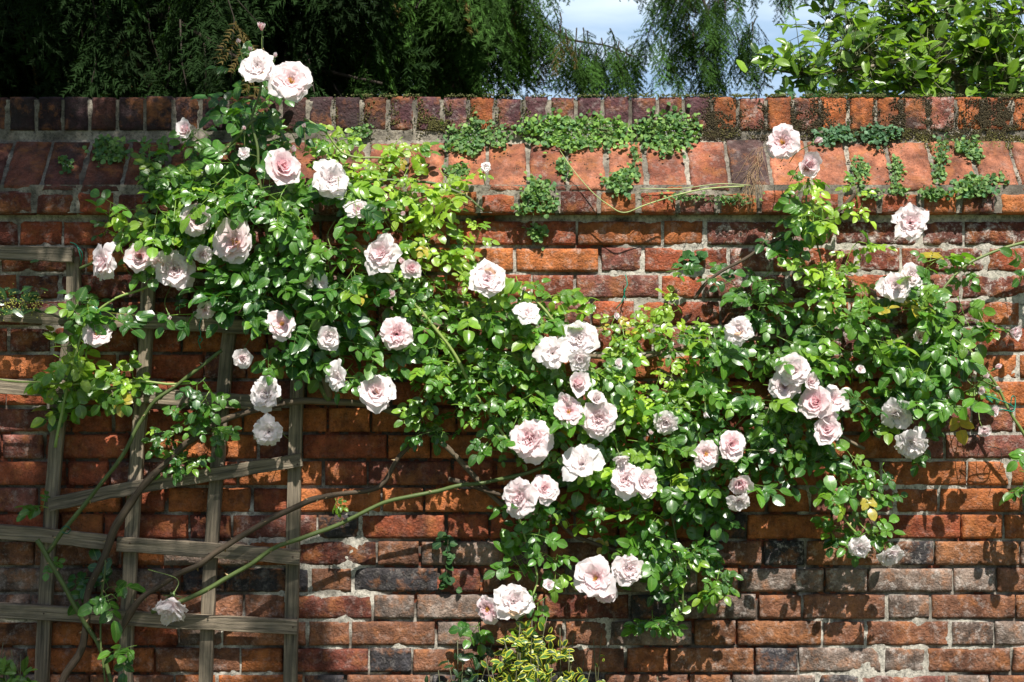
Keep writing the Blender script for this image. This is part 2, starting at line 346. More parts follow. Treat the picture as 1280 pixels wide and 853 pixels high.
# top course of bricks on edge
ZT0 = P(0, 163.5, .09)[2]; ZT1 = P(0, 121, .09)[2]
mbt = MB(); x = X0 + .01
while x < X1:
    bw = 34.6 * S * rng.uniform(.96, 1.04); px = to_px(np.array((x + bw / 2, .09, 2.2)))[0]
    if px < 470: c, sa, st = pick([(5, (.06, .03, .034), .03, .5), (2, (.10, .04, .032), .03, .6), (1, (.07, .03, .025), .05, .6)])  # left bricks darkened: part of the tree shade is in their colour
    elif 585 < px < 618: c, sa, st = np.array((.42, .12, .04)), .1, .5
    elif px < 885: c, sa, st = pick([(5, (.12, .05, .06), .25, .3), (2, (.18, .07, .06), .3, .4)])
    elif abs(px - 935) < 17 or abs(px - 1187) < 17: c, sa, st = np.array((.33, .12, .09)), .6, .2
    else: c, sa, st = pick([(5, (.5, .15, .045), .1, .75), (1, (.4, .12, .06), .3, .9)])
    zt = ZT1 + rng.normal(0, .0015)
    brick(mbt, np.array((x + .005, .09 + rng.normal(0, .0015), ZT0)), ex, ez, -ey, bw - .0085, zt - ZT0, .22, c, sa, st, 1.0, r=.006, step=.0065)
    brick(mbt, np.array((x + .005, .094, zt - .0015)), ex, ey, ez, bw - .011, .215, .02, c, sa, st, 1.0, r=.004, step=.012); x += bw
mbt.build('top_coping', M['brick'], wall)
# mortar bed between everything
mm = MB()
def mortar_sheet(zs, xs, yfun, cfun):
    Xg, Zg_ = np.meshgrid(xs, zs, indexing='ij'); p = np.stack([Xg, 0 * Xg, Zg_], -1)
    y = yfun(Xg, Zg_) + vnoise(p, 120, 11) * .0016 + vnoise(p, 45, 12) * .0016
    p[..., 1] = y; mm.add(p, grid_faces(len(xs), len(zs))[:, ::-1], cfun(Xg, Zg_))
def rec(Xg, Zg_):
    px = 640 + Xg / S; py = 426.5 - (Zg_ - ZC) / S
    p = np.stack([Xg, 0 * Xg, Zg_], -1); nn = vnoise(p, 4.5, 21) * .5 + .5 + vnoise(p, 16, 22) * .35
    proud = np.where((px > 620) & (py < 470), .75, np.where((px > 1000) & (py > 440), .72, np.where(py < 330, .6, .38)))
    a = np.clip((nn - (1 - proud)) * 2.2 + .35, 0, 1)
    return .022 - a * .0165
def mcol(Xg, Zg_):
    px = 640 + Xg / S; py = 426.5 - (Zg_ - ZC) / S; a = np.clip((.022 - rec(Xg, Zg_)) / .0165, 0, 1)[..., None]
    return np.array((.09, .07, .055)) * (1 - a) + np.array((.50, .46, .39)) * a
mortar_sheet(np.arange(.62 - .15, P(0, 262, 0)[2], .0062), np.arange(X0, X1, .0065), rec, mcol)
mortar_sheet(np.arange(-.05, .63 - .15, .02), np.arange(X0, X1, .02), rec, mcol)
light = lambda Xg, Zg_: (np.array((.25, .22, .175)) * (1 + .6 * vnoise(np.stack([Xg, 0 * Xg, Zg_], -1), 30, 44)[..., None]))
dz = ZP1 - ZP0
mortar_sheet(np.linspace(ZP0 + .004, pA[2] + .0065, 16), np.arange(X0, X1, .0065), lambda a, b: -.036 + 0 * a + .005, light)
def slope_y(a, b): return pA[1] + (b - pA[2]) / (pB[2] - pA[2]) * (pB[1] - pA[1]) + .008
mortar_sheet(np.linspace(pA[2] + .004, pB[2], 26), np.arange(X0, X1, .0065), slope_y, light)
mortar_sheet(np.linspace(pB[2] - .012, ZT1 - .008, 24), np.arange(X0, X1, .0065), lambda a, b: .0955 + 0 * a, light)
mm.build('mortar', M['mortar'], wall)
# body of the wall and its far side
def box(mb, a, b, c, A=None):
    a = np.asarray(a, float); b = np.asarray(b, float)
    V = np.array([[(a, b)[i][0], (a, b)[j][1], (a, b)[k][2]] for i in (0, 1) for j in (0, 1) for k in (0, 1)])
    mb.add(V, [np.array([[0, 1, 3, 2], [4, 6, 7, 5], [0, 4, 5, 1], [2, 3, 7, 6], [0, 2, 6, 4], [1, 5, 7, 3]])], c, A)
mc = MB(); box(mc, (X0 + .01, .022, -.05), (X1 - .01, .36, ZP0 + .01), (.28, .09, .05)); box(mc, (X0 + .01, .0, ZP0 + .012), (X1 - .01, .39, pA[2] - .006), (.28, .09, .05))
box(mc, (X0 + .01, .112, pA[2] - .004), (X1 - .01, .30, ZT1 - .022), (.28, .09, .05)); mc.build('wall_core', M['brick'], wall, smooth=False)
def wall_y(z):
    if z < ZP0: return 0.
    if z < pA[2] - .01: return -.038
    if z < pB[2]: return float(np.clip(pA[1] + (z - pA[2]) / (pB[2] - pA[2]) * (pB[1] - pA[1]), -.036, .09))
    return .09

# moss on the coping
mo = MB(); oct_v = np.array([(1, 0, 0), (-1, 0, 0), (0, 1, 0), (0, -1, 0), (0, 0, 1), (0, 0, -1.)]); oct_f = np.array([(0, 2, 4), (2, 1, 4), (1, 3, 4), (3, 0, 4), (2, 0, 5), (1, 2, 5), (3, 1, 5), (0, 3, 5)])
def moss_at(px, py, n, sx, sy, c, rmin=.001, rmax=.0036):
    for _ in range(int(n * (1.9 if py < 190 else 1))):
        x_, y_ = px + rng.normal(0, sx), py + rng.normal(0, sy)
        if not 117 < y_ < 262 or vnoise(np.array((x_ / 90., 7., y_ / 60.)), 9, 77) < rng.uniform(-.6, .12): continue
        z = P(x_, y_, .05)[2]; y = wall_y(z); q = P(x_, y_, y); y = wall_y(q[2]); q = P(x_, y_, y); r_ = rng.uniform(rmin, rmax)
        mo.add(q + oct_v * r_ * rng.uniform(.6, 1.3, (6, 1)), oct_f, np.array(c) * rng.uniform(.5, 1.6))
MG, MD = (.075, .07, .02), (.05, .038, .018)
for px in np.arange(425, 700, 33.5): moss_at(px + rng.normal(0, 4), 148, 60, 4, 14, MG)
for px, nn in ((550, 130), (535, 150), (450, 90), (600, 60)): moss_at(px, 155, nn, 10, 5, MG)
for px in np.arange(885, 1300, 33.8): moss_at(px + rng.normal(0, 4), 143, 170, 5, 14, MD)
for px in (905, 900, 1000, 1025, 1040, 1075, 1110, 1150, 1165, 1215, 1240, 1260): moss_at(px, 155, 190, 14, 8, MD)
for px in (1040, 1160, 1150, 1220, 1235, 1255): moss_at(px, 140, 170, 13, 13, MD)
for px in np.arange(880, 1290, 12): moss_at(px, 168, 60, 9, 4, MD if rng.uniform() < .5 else MG)
for px in np.arange(1130, 1290, 14): moss_at(px, 180, 45, 12, 6, (.12, .11, .03))
for px in np.arange(430, 1290, 9): moss_at(px, 119.5, 10 if px < 880 else 26, 7, 1.0, (.09, .1, .03))
for px, py in ((1140, 218), (1255, 220), (1250, 213), (1265, 225), (700, 200), (1105, 187), (1127, 190)): moss_at(px, py, 60, 9, 4, MD)
for _ in range(70): moss_at(rng.uniform(430, 1280), rng.uniform(180, 235), 5, 2, 1.5, MD)
tag(mo.build('moss', M['moss']), 'dark green and brown moss growing over the coping joints of the wall', 'moss', kind='stuff')

# ------------------------------------------------------------------ wooden trellis
tr_o = P(60, 426, -.03); tr_o[2] = 0
trellis = thing('trellis', tr_o, 'weathered grey wooden trellis with a slipped slanting rail against the left wall', 'trellis')
def batten(name, pts, yc, wd, th, label=None):
    """a sawn batten through photo points, wd wide across its length, th thick in depth"""
    p = np.array([P(a, b, yc) for a, b in pts]); p = spline(p, 8); K = len(p); t = norm(np.gradient(p, axis=0)); nrm = np.cross(t, (0, 1., 0)); nrm = norm(nrm)
    ss = np.array([-1, -.92, -.4, .1, .55, .92, 1.]); mbw = MB(); rows = []
    al = np.cumsum(np.r_[0, np.linalg.norm(np.diff(p, axis=0), axis=1)])
    prof = [(s_ * .5 * wd, -.5 * th + (.0025 if abs(s_) == 1 else 0)) for s_ in ss] + [(s_ * .5 * wd, .5 * th) for s_ in ss[::-1]]
    V = np.array([[p[i] + nrm[i] * a + np.array((0, b, 0)) for a, b in prof] for i in range(K)])
    V[:, :, :] += (vnoise(V * (1, 1, 1), 35, 31)[..., None] * .0016) * np.array((.3, 1, 1)); V[:, 2:5, 1] += vnoise(V[:, 2:5], 90, 33) * .001
    m = len(prof); i = np.arange(K - 1)[:, None] * m; j = np.arange(m)[None]; j2 = (j + 1) % m
    F = np.stack([(i + j).ravel(), (i + j2).ravel(), (i + m + j2).ravel(), (i + m + j).ravel()], 1)
    A = np.zeros((K, m, 3)); A[..., 0] = al[:, None] + rng.uniform(0, 9); A[..., 1] = np.array(prof)[:, 0] + rng.uniform(0, 5); A[..., 2] = np.array(prof)[:, 1]
    mbw.add(V, [F, np.arange(m)[None, :], np.arange(m)[None, ::-1] + (K - 1) * m], np.array((.215, .172, .12)) * rng.uniform(.85, 1.15), A)
    o = mbw.build(name, M['wood'], trellis, smooth=False)
    if label: o['label'] = label
    return o
RY, UY = -.052, -.026
for pts in ([(-260, 308), (-60, 314), (92, 319)], [(-260, 376), (0, 393), (160, 401), (312, 409)], [(-260, 466), (0, 483), (200, 496), (352, 505)],
            [(-260, 650), (0, 665), (137, 678)], [(147, 680), (260, 688), (375, 697)], [(-260, 752), (0, 763), (200, 775), (372, 784)]):
    batten('rail', pts, RY, 18 * S, .020)
batten('rail', [(62, 631), (150, 613), (260, 594), (377, 575)], RY - .003, 16.5 * S, .018, 'slipped rail slanting up to the right')
for pts in ([(92, 321), (90, 400), (72, 540), (60, 700), (52, 853), (42, 1080)], [(186, 340), (181, 450), (171, 570), (163, 700), (156, 853), (146, 1080)],
            [(290, 395), (283, 450), (271, 590), (262, 720), (257, 853), (249, 1080)], [(372, 470), (369, 560), (366, 700), (363, 853), (360, 1080)]):
    batten('upright', pts, UY, 16.5 * S, .022)

for px, py in ((91, 322), (87, 397), (181, 402), (283, 408), (79, 487), (176, 494), (277, 500), (62, 671), (164, 682), (264, 689), (366, 696), (56, 767), (160, 772), (260, 778), (364, 783), (372, 578)):
    m_ = MB(); m_.add(P(px + rng.normal(0, 2), py + rng.normal(0, 2), RY - .013) + oct_v * np.array((.0028, .0016, .0028)), oct_f, (.07, .04, .03)); m_.build('nail', M['bark'], trellis)

# ------------------------------------------------------------------ the climbing rose
ro = P(70, 426, -.16); ro[2] = 0
rose = thing('climbing_rose', ro, 'sprawling climbing rose with glossy leaves and pale pink double blooms covering the wall', 'climbing rose')
GREEN_C, WOOD_C, DARK_C = (.085, .12, .035), (.13, .10, .065), (.07, .05, .032)
canes = [
 ([(20, 1110, -.15), (60, 900, -.12), (80, 850, -.1), (102, 808, -.09), (113, 733, -.085), (133, 689, -.085), (153, 645, -.085), (204, 580, -.085), (250, 542, -.1), (300, 518, -.11), (356, 503, -.11)], 4.9, DARK_C),
 ([(44, 675, -.12), (70, 715, -.11), (98, 767, -.1), (126, 815, -.1), (140, 880, -.1), (120, 1000, -.12), (60, 1110, -.14)], 3.2, GREEN_C),
 ([(58, 692, -.11), (85, 655, -.11), (119, 614, -.11), (156, 563, -.12), (176, 525, -.12), (195, 500, -.13), (245, 465, -.13), (278, 438, -.13)], 2.8, GREEN_C),
 ([(150, 790, -.09), (173, 752, -.09), (204, 730, -.08), (258, 699, -.09), (306, 668, -.09), (360, 640, -.09), (408, 619, -.08), (460, 612, -.07), (482, 600, -.07), (500, 568, -.07), (530, 540, -.08)], 3.8, DARK_C),
 ([(190, 765, -.11), (235, 748, -.11), (272, 730, -.11), (340, 689, -.11), (430, 653, -.11), (486, 626, -.11), (554, 612, -.11), (615, 601, -.11), (670, 587, -.12), (730, 560, -.14)], 3.0, GREEN_C),
 ([(350, 503, -.1), (400, 501, -.1), (440, 504, -.09), (480, 512, -.08), (520, 531, -.07), (560, 562, -.06), (640, 640, -.05), (690, 645, -.05)], 4.4, WOOD_C),
 ([(412, 500, -.1), (400, 480, -.11), (385, 450, -.12), (370, 410, -.12), (352, 360, -.13), (335, 300, -.14), (326, 240, -.15)], 4.2, GREEN_C),
 ([(330, 262, -.15), (322, 200, -.15), (316, 150, -.15), (326, 105, -.16), (328, 45, -.17)], 1.7, GREEN_C),
 ([(412, 496, -.1), (408, 478, -.12), (396, 457, -.12), (390, 425, -.12), (400, 360, -.11)], 4.2, WOOD_C),
 ([(560, 600, -.06), (640, 622, -.07), (690, 648, -.08), (716, 668, -.08), (750, 683, -.08), (800, 700, -.08)], 3.0, DARK_C),
 ([(1070, 240, -.1), (1040, 272, -.1), (1005, 290, -.1), (975, 298, -.1), (925, 326, -.09), (885, 352, -.08), (866, 374, -.07)], 2.4, DARK_C),
 ([(1330, 290, -.08), (1280, 303, -.09), (1225, 322, -.1), (1195, 342, -.11), (1176, 365, -.12), (1165, 400, -.13)], 1.9, (.14, .19, .05)),
 ([(1285, 555, -.09), (1262, 515, -.1), (1245, 482, -.1), (1215, 440, -.12), (1180, 410, -.12), (1140, 370, -.12)], 1.9, (.16, .22, .06)),
 ([(520, 400, -.08), (620, 425, -.07), (700, 442, -.05), (790, 447, -.05), (830, 440, -.06), (930, 425, -.08), (1040, 410, -.1)], 3.4, WOOD_C),
 ([(820, 460, -.07), (870, 486, -.08), (900, 500, -.09), (1000, 520, -.1), (1080, 560, -.1)], 2.6, WOOD_C),
 ([(1030, 560, -.11), (1050, 590, -.11), (1052, 640, -.12), (1075, 672, -.13)], 1.4, (.22, .3, .07)),
 ([(820, 560, -.1), (838, 640, -.1), (850, 700, -.1), (855, 770, -.1)], 1.5, GREEN_C),
 ([(640, 620, -.12), (660, 680, -.13), (672, 720, -.14), (665, 745, -.15)], 1.6, (.2, .28, .07)),
 ([(320, 150, -.15), (270, 200, -.14), (205, 270, -.13), (150, 310, -.13), (100, 335, -.12)], 2.4, GREEN_C),
 ([(330, 300, -.14), (410, 245, -.13), (500, 225, -.12), (570, 240, -.12), (605, 262, -.12)], 2.0, GREEN_C),
 ([(440, 300, -.16), (500, 360, -.17), (560, 430, -.17), (600, 500, -.16), (640, 560, -.16)], 2.2, (.2, .26, .07)),
 ([(600, 330, -.12), (650, 360, -.13), (700, 410, -.14), (740, 470, -.15), (750, 520, -.15)], 1.8, (.2, .26, .07)),
 ([(380, 150, -.13), (405, 165, -.12), (430, 192, -.11), (480, 200, -.1)], 1.6, (.2, .26, .07)),
 ([(240, 480, -.12), (160, 478, -.13), (100, 480, -.13), (30, 478, -.12), (-30, 470, -.12)], 1.6, (.2, .26, .07)),
 ([(70, 560, -.12), (80, 500, -.12), (95, 440, -.13), (120, 390, -.13), (200, 350, -.13)], 1.9, (.2, .28, .07)),
 ([(130, 853, -.12), (126, 800, -.12), (128, 750, -.12), (132, 700, -.12)], 1.3, GREEN_C),
 ([(1160, 400, -.12), (1100, 440, -.12), (1040, 480, -.12), (960, 520, -.12)], 3.0, GREEN_C),
 ([(1010, 225, -.14), (1008, 260, -.13), (1020, 300, -.12), (1030, 360, -.11), (1020, 420, -.1)], 1.3, (.12, .16, .045)),
]
for pts, rpx, c in canes:
    p = spline(np.array([P(a, b, y) for a, b, y in pts]), 8); p = p + np.stack([vnoise(p, 14, s_) for s_ in (3, 4, 5)], -1) * .005
    K = len(p); rad = rpx * S * np.linspace(1, .75, K) * (1 + .28 * np.clip(vnoise(p, 22, 19) - .35, 0, 1) * 2); mbc = MB(); cc = np.array(c) * rng.uniform(.9, 1.15)
    tube(mbc, p, rad * (1 + .1 * vnoise(p, 30, 8)), cc, 8, .06)
    if c is not WOOD_C:
        for i in range(2, K - 2, 2):          # thorns
            if rng.uniform() < .55:
                a = rng.uniform(0, 6.28); t = norm(p[i + 1] - p[i]); u = norm(np.cross(t, (0, 1., .1))); v = np.cross(t, u); dd = u * math.cos(a) + v * math.sin(a)
                q = p[i] + dd * rad[i] * .8; mbc.add([q - t * .0035, q + t * .0035, q + np.cross(t, dd) * .0015, q + dd * .010 - t * .004], np.array([(0, 1, 3), (1, 2, 3), (2, 0, 3)]), (.42, .3, .16))
    mbc.build('cane', M['bark'] if c in (WOOD_C, DARK_C) else M['stem'], rose)

# blooms: px, py, diameter in px, kind, pinkness, facing (x, z)
blooms = [
 (323, 87, 50, 'double', .1, -.2, .3), (364, 102, 54, 'open', .45, .25, .05), (234, 164, 34, 'half', .6, -.5, .4), (352, 210, 48, 'cup', .9, .1, .3), (305, 192, 18, 'loose', .1, 0, .2),
 (413, 226, 54, 'loose2', .05, .3, .3), (447, 262, 30, 'loose', .25, -.3, .4), (243, 273, 40, 'double', .45, 0, -.1), (293, 303, 58, 'open', .5, .1, .2),
 (130, 328, 46, 'loose2', .35, -.5, .1), (175, 321, 36, 'cup', .85, -.1, .3), (219, 337, 52, 'double', .3, .1, 0), (200, 330, 34, 'loose', .4, 0, -.5), (256, 388, 28, 'loose', .3, .2, -.5),
 (352, 406, 40, 'open', .55, 0, .2), (121, 417, 35, 'open', .45, 0, .2), (303, 448, 28, 'half', .2, .4, -.1), (409, 422, 34, 'double', .15, .4, 0), (422, 472, 40, 'loose', .05, -.3, .2),
 (476, 318, 48, 'loose2', .35, -.2, .2), (513, 336, 30, 'half', .6, .3, .2), (609, 350, 48, 'double', .35, .1, .3), (496, 418, 42, 'double', .75, .1, .1), (470, 490, 48, 'cup', .35, .1, .2),
 (334, 494, 46, 'loose2', .05, 0, .2), (336, 540, 38, 'loose2', .05, 0, -.3), (724, 424, 50, 'double', .1, .1, .3), (691, 442, 46, 'loose', .05, -.2, .2), (724, 448, 30, 'loose', .1, .1, -.4),
 (721, 480, 38, 'half', .6, .1, .2), (711, 515, 38, 'open', .6, 0, .2), (749, 525, 50, 'double', .4, .1, .1), (745, 500, 30, 'half', .2, .2, .5), (663, 549, 56, 'double', .6, -.1, .3),
 (728, 580, 54, 'loose', .03, 0, .2), (651, 623, 50, 'double', .45, -.2, .2), (680, 611, 36, 'cup', .55, .2, .2), (783, 600, 44, 'double', .35, -.1, .3), (804, 604, 40, 'double', .4, .3, .1),
 (832, 528, 32, 'loose2', .15, 0, -.4), (882, 568, 35, 'open', .4, 0, .1), (914, 556, 40, 'cup', .7, .1, .2), (925, 604, 38, 'half', .75, .1, -.4), (924, 627, 30, 'loose2', .05, .1, -.6),
 (991, 463, 44, 'cup', .25, -.1, .3), (981, 483, 38, 'cup', .5, -.2, .1), (1012, 478, 28, 'half', .45, .2, .2), (1020, 503, 42, 'cup', .95, -.1, .3), (1043, 500, 36, 'loose', .3, .3, .2),
 (1034, 538, 40, 'cup', .7, .1, .2), (1032, 521, 30, 'half', .6, .1, .1), (924, 413, 38, 'loose2', .1, -.1, .3), (978, 179, 46, 'open', .45, 0, .2), (1019, 178, 22, 'bud', .6, .5, .5), (1009, 208, 42, 'half', .75, .2, -.1),
 (1138, 279, 44, 'loose2', .35, 0, .2), (1138, 345, 34, 'double', .25, .2, .3), (1119, 358, 40, 'double', .25, -.2, .2), (1151, 421, 28, 'half', .8, 0, .3), (1266, 415, 26, 'half', .7, .4, -.3),
 (1121, 518, 44, 'loose2', .05, 0, -.5), (1139, 554, 42, 'loose2', .03, 0, -.4), (1075, 685, 32, 'loose2', .03, 0, -.55), (1112, 693, 36, 'loose2', .03, .1, -.55), (745, 723, 52, 'open', .45, -.1, .2), (757, 741, 30, 'double', .75, .1, -.2),
 (785, 712, 42, 'double', .3, .3, .1), (610, 762, 36, 'open', .75, -.1, .1), (642, 752, 46, 'loose2', .12, .1, .3), (216, 762, 52, 'droop', .05, .1, -.9), (1231, 538, 22, 'half', .5, -.2, -.4), (1242, 513, 18, 'half', .4, .3, -.3),
 (607, 209, 14, 'loose', .1, 0, .2), (385, 351, 22, 'loose', .3, -.4, -.2), (403, 354, 20, 'loose', .1, .4, .1), (253, 318, 26, 'loose2', .3, .3, -.4), (772, 455, 16, 'half', .1, .4, .5), (683, 436, 22, 'loose', .2, -.6, .4), (775, 577, 22, 'droop', .05, .2, -.6), (770, 395, 12, 'half', .3, .4, .2), (1075, 462, 14, 'half', .3, .1, .4), (706, 500, 24, 'loose', .4, -.5, -.3),
 (660, 391, 34, 'loose', .05, .1, .3), (686, 731, 17, 'half', .2, .3, .2), (1226, 488, 14, 'half', .3, 0, -.6), (491, 368, 16, 'half', .5, -.2, .2),
]
buds = [(327, 33, 17, .75, 0, 1), (298, 52, 12, .9, -.2, 1), (313, 62, 10, .8, 0, 1), (344, 70, 11, .6, .3, .9), (367, 187, 14, .7, .2, .8), (503, 267, 12, .8, .8, 0), (480, 263, 11, .9, -.2, .4), (503, 327, 14, .95, -.3, .3),
        (1207, 452, 12, .9, .2, .6), (1247, 459, 14, .9, .5, .4), (1217, 470, 12, .8, 0, .4), (1232, 470, 14, .5, .2, .3), (1246, 485, 9, .3, .2, -.2), (655, 362, 10, .7, .2, .7), (485, 371, 14, .6, -.6, 0), (1125, 460, 10, .7, 0, -.3),
        (882, 518, 13, .1, 0, -.8), (964, 564, 14, .5, .9, 0), (814, 541, 11, .3, 0, .2), (385, 373, 13, .4, 0, .3), (305, 161, 11, .9, 0, .8), (380, 158, 10, .9, 0, .8), (414, 313, 15, .7, .1, -.3), (212, 397, 10, .6, .2, -.4), (833, 655, 9, .6, .2, .3), (856, 629, 9, .6, .2, .3), (483, 506, 13, .7, .3, -.2)]
KIND = {
 'open': [(6, 62, 106, 1.0, .72, .35), (7, 54, 94, .93, .6, .4), (7, 44, 82, .8, .5, .4), (6, 32, 70, .62, .36, .4), (6, 22, 58, .45, .26, .6)],
 'double': [(6, 62, 110, 1.0, .72, .4), (7, 52, 92, .94, .6, .45), (7, 40, 76, .82, .5, .55), (7, 28, 60, .68, .42, .7), (7, 16, 44, .56, .34, .8), (6, 6, 30, .46, .26, .9), (4, 0, 14, .38, .2, .8)],
 'cup': [(6, 60, 108, 1.0, .78, .25), (6, 48, 86, .9, .7, .2), (5, 34, 56, .8, .54, .15), (5, 22, 32, .68, .48, .1), (4, 12, 12, .58, .4, .1), (4, 4, -8, .48, .32, .1), (3, 0, -18, .4, .24, .1)],
 'half': [(5, 28, 84, 1.05, .66, .25), (4, 16, 52, 1.0, .6, .2), (4, 10, 14, .92, .5, .1), (3, 4, -8, .85, .42, .1), (3, 0, -16, .74, .34, .1)],
 'loose': [(5, 55, 118, 1.05, .62, .6), (4, 38, 92, .85, .54, .7), (5, 24, 62, .6, .36, .9)],
 'loose2': [(6, 60, 114, 1.05, .64, .7), (6, 46, 92, .94, .54, .75), (6, 32, 70, .78, .46, .8), (5, 18, 46, .6, .4, .6), (4, 4, 24, .5, .32, .6)],
 'droop': [(6, 44, 58, 1.15, .5, .9), (6, 32, 40, 1.25, .46, .9), (6, 18, 26, 1.3, .42, .9), (5, 6, 12, 1.2, .36, .8)],
 'bud': [(4, 22, -14, 1.1, .5, .05), (3, 12, -18, 1.05, .4, .05)],
}
WHT = np.array((.955, .915, .91)); PNK = np.array((.88, .41, .48)); PALE = np.array((.85, .67, .69))
def frame_of(ax):
    ax = norm(ax); u = norm(np.cross(ax, (.31, .2, .93))); return ax, u, np.cross(ax, u)
def petals(mb, Rr, kind, pink):
    ax, u0, v0 = ez, ex, ey     # local: axis = +Z
    rings = KIND[kind]; nR = len(rings); opn = rng.normal(0, 5); opn2 = rng.normal(0, 9)
    for ri, (n_, t0, t1, ln, wd, ruf) in enumerate(rings):
        a0 = rng.uniform(0, 6.28)
        for j in range(n_):
            phi = a0 + (j + rng.uniform(-.22, .22)) * 2 * math.pi / n_; rad = np.array((math.cos(phi), math.sin(phi), 0)); tan = np.array((-math.sin(phi), math.cos(phi), 0))
            l = Rr * ln * (rng.uniform(.78, 1.14) if kind != 'droop' else rng.uniform(.65, 1.1)); W_ = Rr * wd * rng.uniform(.88, 1.15)
            nu, nv = 8, 9; u = np.linspace(0, 1, nu); v = np.linspace(-1, 1, nv); uu, vv = np.meshgrid(u, v, indexing='ij')
            th = np.radians(t0 + opn + rng.normal(0, 6) + (t1 - t0 + opn2 + rng.normal(0, 13)) * u ** 1.2)
            du = l / (nu - 1); r_ = Rr * .04 + np.r_[0, np.cumsum(np.sin(th[:-1]) * du)]; h_ = np.r_[0, np.cumsum(np.cos(th[:-1]) * du)]
            prof = np.clip(u, .02, 1) ** .55 * np.clip(1 - u ** 6, 0, 1) ** .5; prof[-1] = .42
            tipc = 1 + .0 * u
            w_ = W_ * prof
            nrm_r, nrm_h = -np.cos(th), np.sin(th)         # towards the axis / upper side
            cup = (.42 * W_ * (vv ** 2) * prof[:, None] ** 1.2) * (.75 if kind != 'droop' else 1.2)
            ph = rng.uniform(0, 6.28, 2); rf = ruf * Rr * .075 * (uu ** 2) * (np.sin(vv * 4.2 + ph[0]) + .6 * np.sin(vv * 8 + uu * 5 + ph[1]))
            off = cup * (.5 if kind == 'droop' else 1) + rf; curl_edge = -.10 * W_ * (np.abs(vv) ** 4) * uu ** 2
            off = off + curl_edge
            point = rng.uniform(.04, .14) * l * uu ** 6 * (1 - np.abs(vv)) ** 1.2 - .09 * l * uu ** 5 * np.abs(vv) ** 2 + .02 * l * uu ** 4 * np.sin(vv * 9 + ph[1])
            pos = (r_[:, None] + nrm_r[:, None] * off + np.sin(th)[:, None] * point)[..., None] * rad + (vv * w_[:, None])[..., None] * tan + (h_[:, None] + nrm_h[:, None] * off + np.cos(th)[:, None] * point)[..., None] * ez
            inner = ri / max(1, nR - 1)
            k = pink * (.2 + .85 * inner) * (1 - .35 * uu) + .10 * (1 - uu); k = np.clip(k, 0, 1)[..., None]
            C = WHT * (1 - k) + PNK * k
            if kind in ('open', 'double'): C = C * (1 - .25 * np.clip(.28 - uu, 0, 1)[..., None] / .28) + np.array((.9, .75, .35)) * (.18 * np.clip(.28 - uu, 0, 1)[..., None] / .28)
            if rng.uniform() < .006: C = C * np.array((.8, .62, .42))
            mb.add(pos, grid_faces(nu, nv), C)
def orient(mb, c, ax):
    ax, u, v = frame_of(ax); a = rng.uniform(0, 6.28); u, v = u * math.cos(a) + v * math.sin(a), v * math.cos(a) - u * math.sin(a); Rm = np.stack([u, v, ax], 0)
    mb.v = [x @ Rm + c for x in mb.v]
def depth_for(px, py):
    y = -.2
    if py > 640: y = -.17
    if px > 1050: y = -.15
    if px < 230: y = -.15
    if (px, py) in ((216, 762),): y = -.12
    return y
bl_info = []
def stalk(head, ax, Rr, parent, col_=(.16, .22, .06), length=None, to=None):
    mbk = MB(); ax = norm(ax); lg = length or rng.uniform(.05, .085); back = head - ax * Rr * .12
    end = to if to is not None else head - ax * lg * .45 + np.array((rng.normal(0, .02), abs(head[1]) * .5, -.03 if ax[2] > -.2 else .07))
    end[1] = min(end[1], -.05)
    mid = back - ax * np.linalg.norm(end - back) * .45
    tube(mbk, spline([back, mid, end], 5), [.0013] * 11, col_, 5)
    # calyx: hip and five sepals
    tube(mbk, [back + ax * Rr * .10, back - ax * .002, back - ax * .007, back - ax * .011], [.0045 if Rr > .02 else .0032, .005 if Rr > .02 else .0035, .003, .0014], (.1, .16, .05), 7)
    _, u, v = frame_of(ax); O, Dd, Nn = [], [], []
    for k in range(5):
        a = k * 1.257 + rng.uniform(-.2, .2); dr = u * math.cos(a) + v * math.sin(a); O.append(back); Dd.append(dr * .9 + ax * (.5 if Rr > .015 else 1.6)); Nn.append(ax * 1.0 - dr * .5)
    blades(mbk, O, Dd, Nn, [max(.012, Rr * .55)] * 5, [max(.004, Rr * .18)] * 5, [(.1, .17, .05)] * 5, rows=3)
    mbk.build('stalk', M['stem'], parent)
for px, py, dm, kind, pink, fx, fz in blooms:
    y = depth_for(px, py) - rng.uniform(0, .02); c = P(px, py, y); Rr = dm / 2 * S * (D + y) / D
    fx = fx * 1.5 + rng.normal(0, .22); ax = norm(np.array((fx, -.95 if kind != 'droop' else -.6, fz + rng.normal(0, .08))))
    m = MB(); petals(m, Rr, kind, pink)
    shift = .55 * Rr if kind not in ('droop', 'half') else .7 * Rr
    cc = c - ax * shift * .3 if kind != 'droop' else c + np.array((0, 0, Rr * .6))
    if kind == 'half': cc = c - ax * Rr * .3
    orient(m, cc, ax); o = m.build('bloom', M['petal'], rose, origin=cc)
    if kind in ('open', 'double') and (kind == 'open' or rng.uniform() < .35):
        ms_ = MB(); _, u, v = frame_of(ax)
        for _ in range(26 if kind == 'open' else 10):
            a = rng.uniform(0, 6.28); rr_ = Rr * rng.uniform(.03, .17); hh = Rr * rng.uniform(.22, .34); dd = u * math.cos(a) + v * math.sin(a)
            tube(ms_, [cc + dd * Rr * .02, cc + dd * rr_ + ax * hh], [.0003, .0003], (.75, .5, .1), 3)
            ms_.add(cc + dd * rr_ + ax * hh + oct_v * .0010, oct_f, (.72, .36, .05))
        ms_.build('stamens', M['pollen'], o)
    stalk(cc, ax, Rr, o, to=(P(185, 712, -.09) if (px, py) == (216, 762) else None)); bl_info.append((px, py, dm * .5, y))
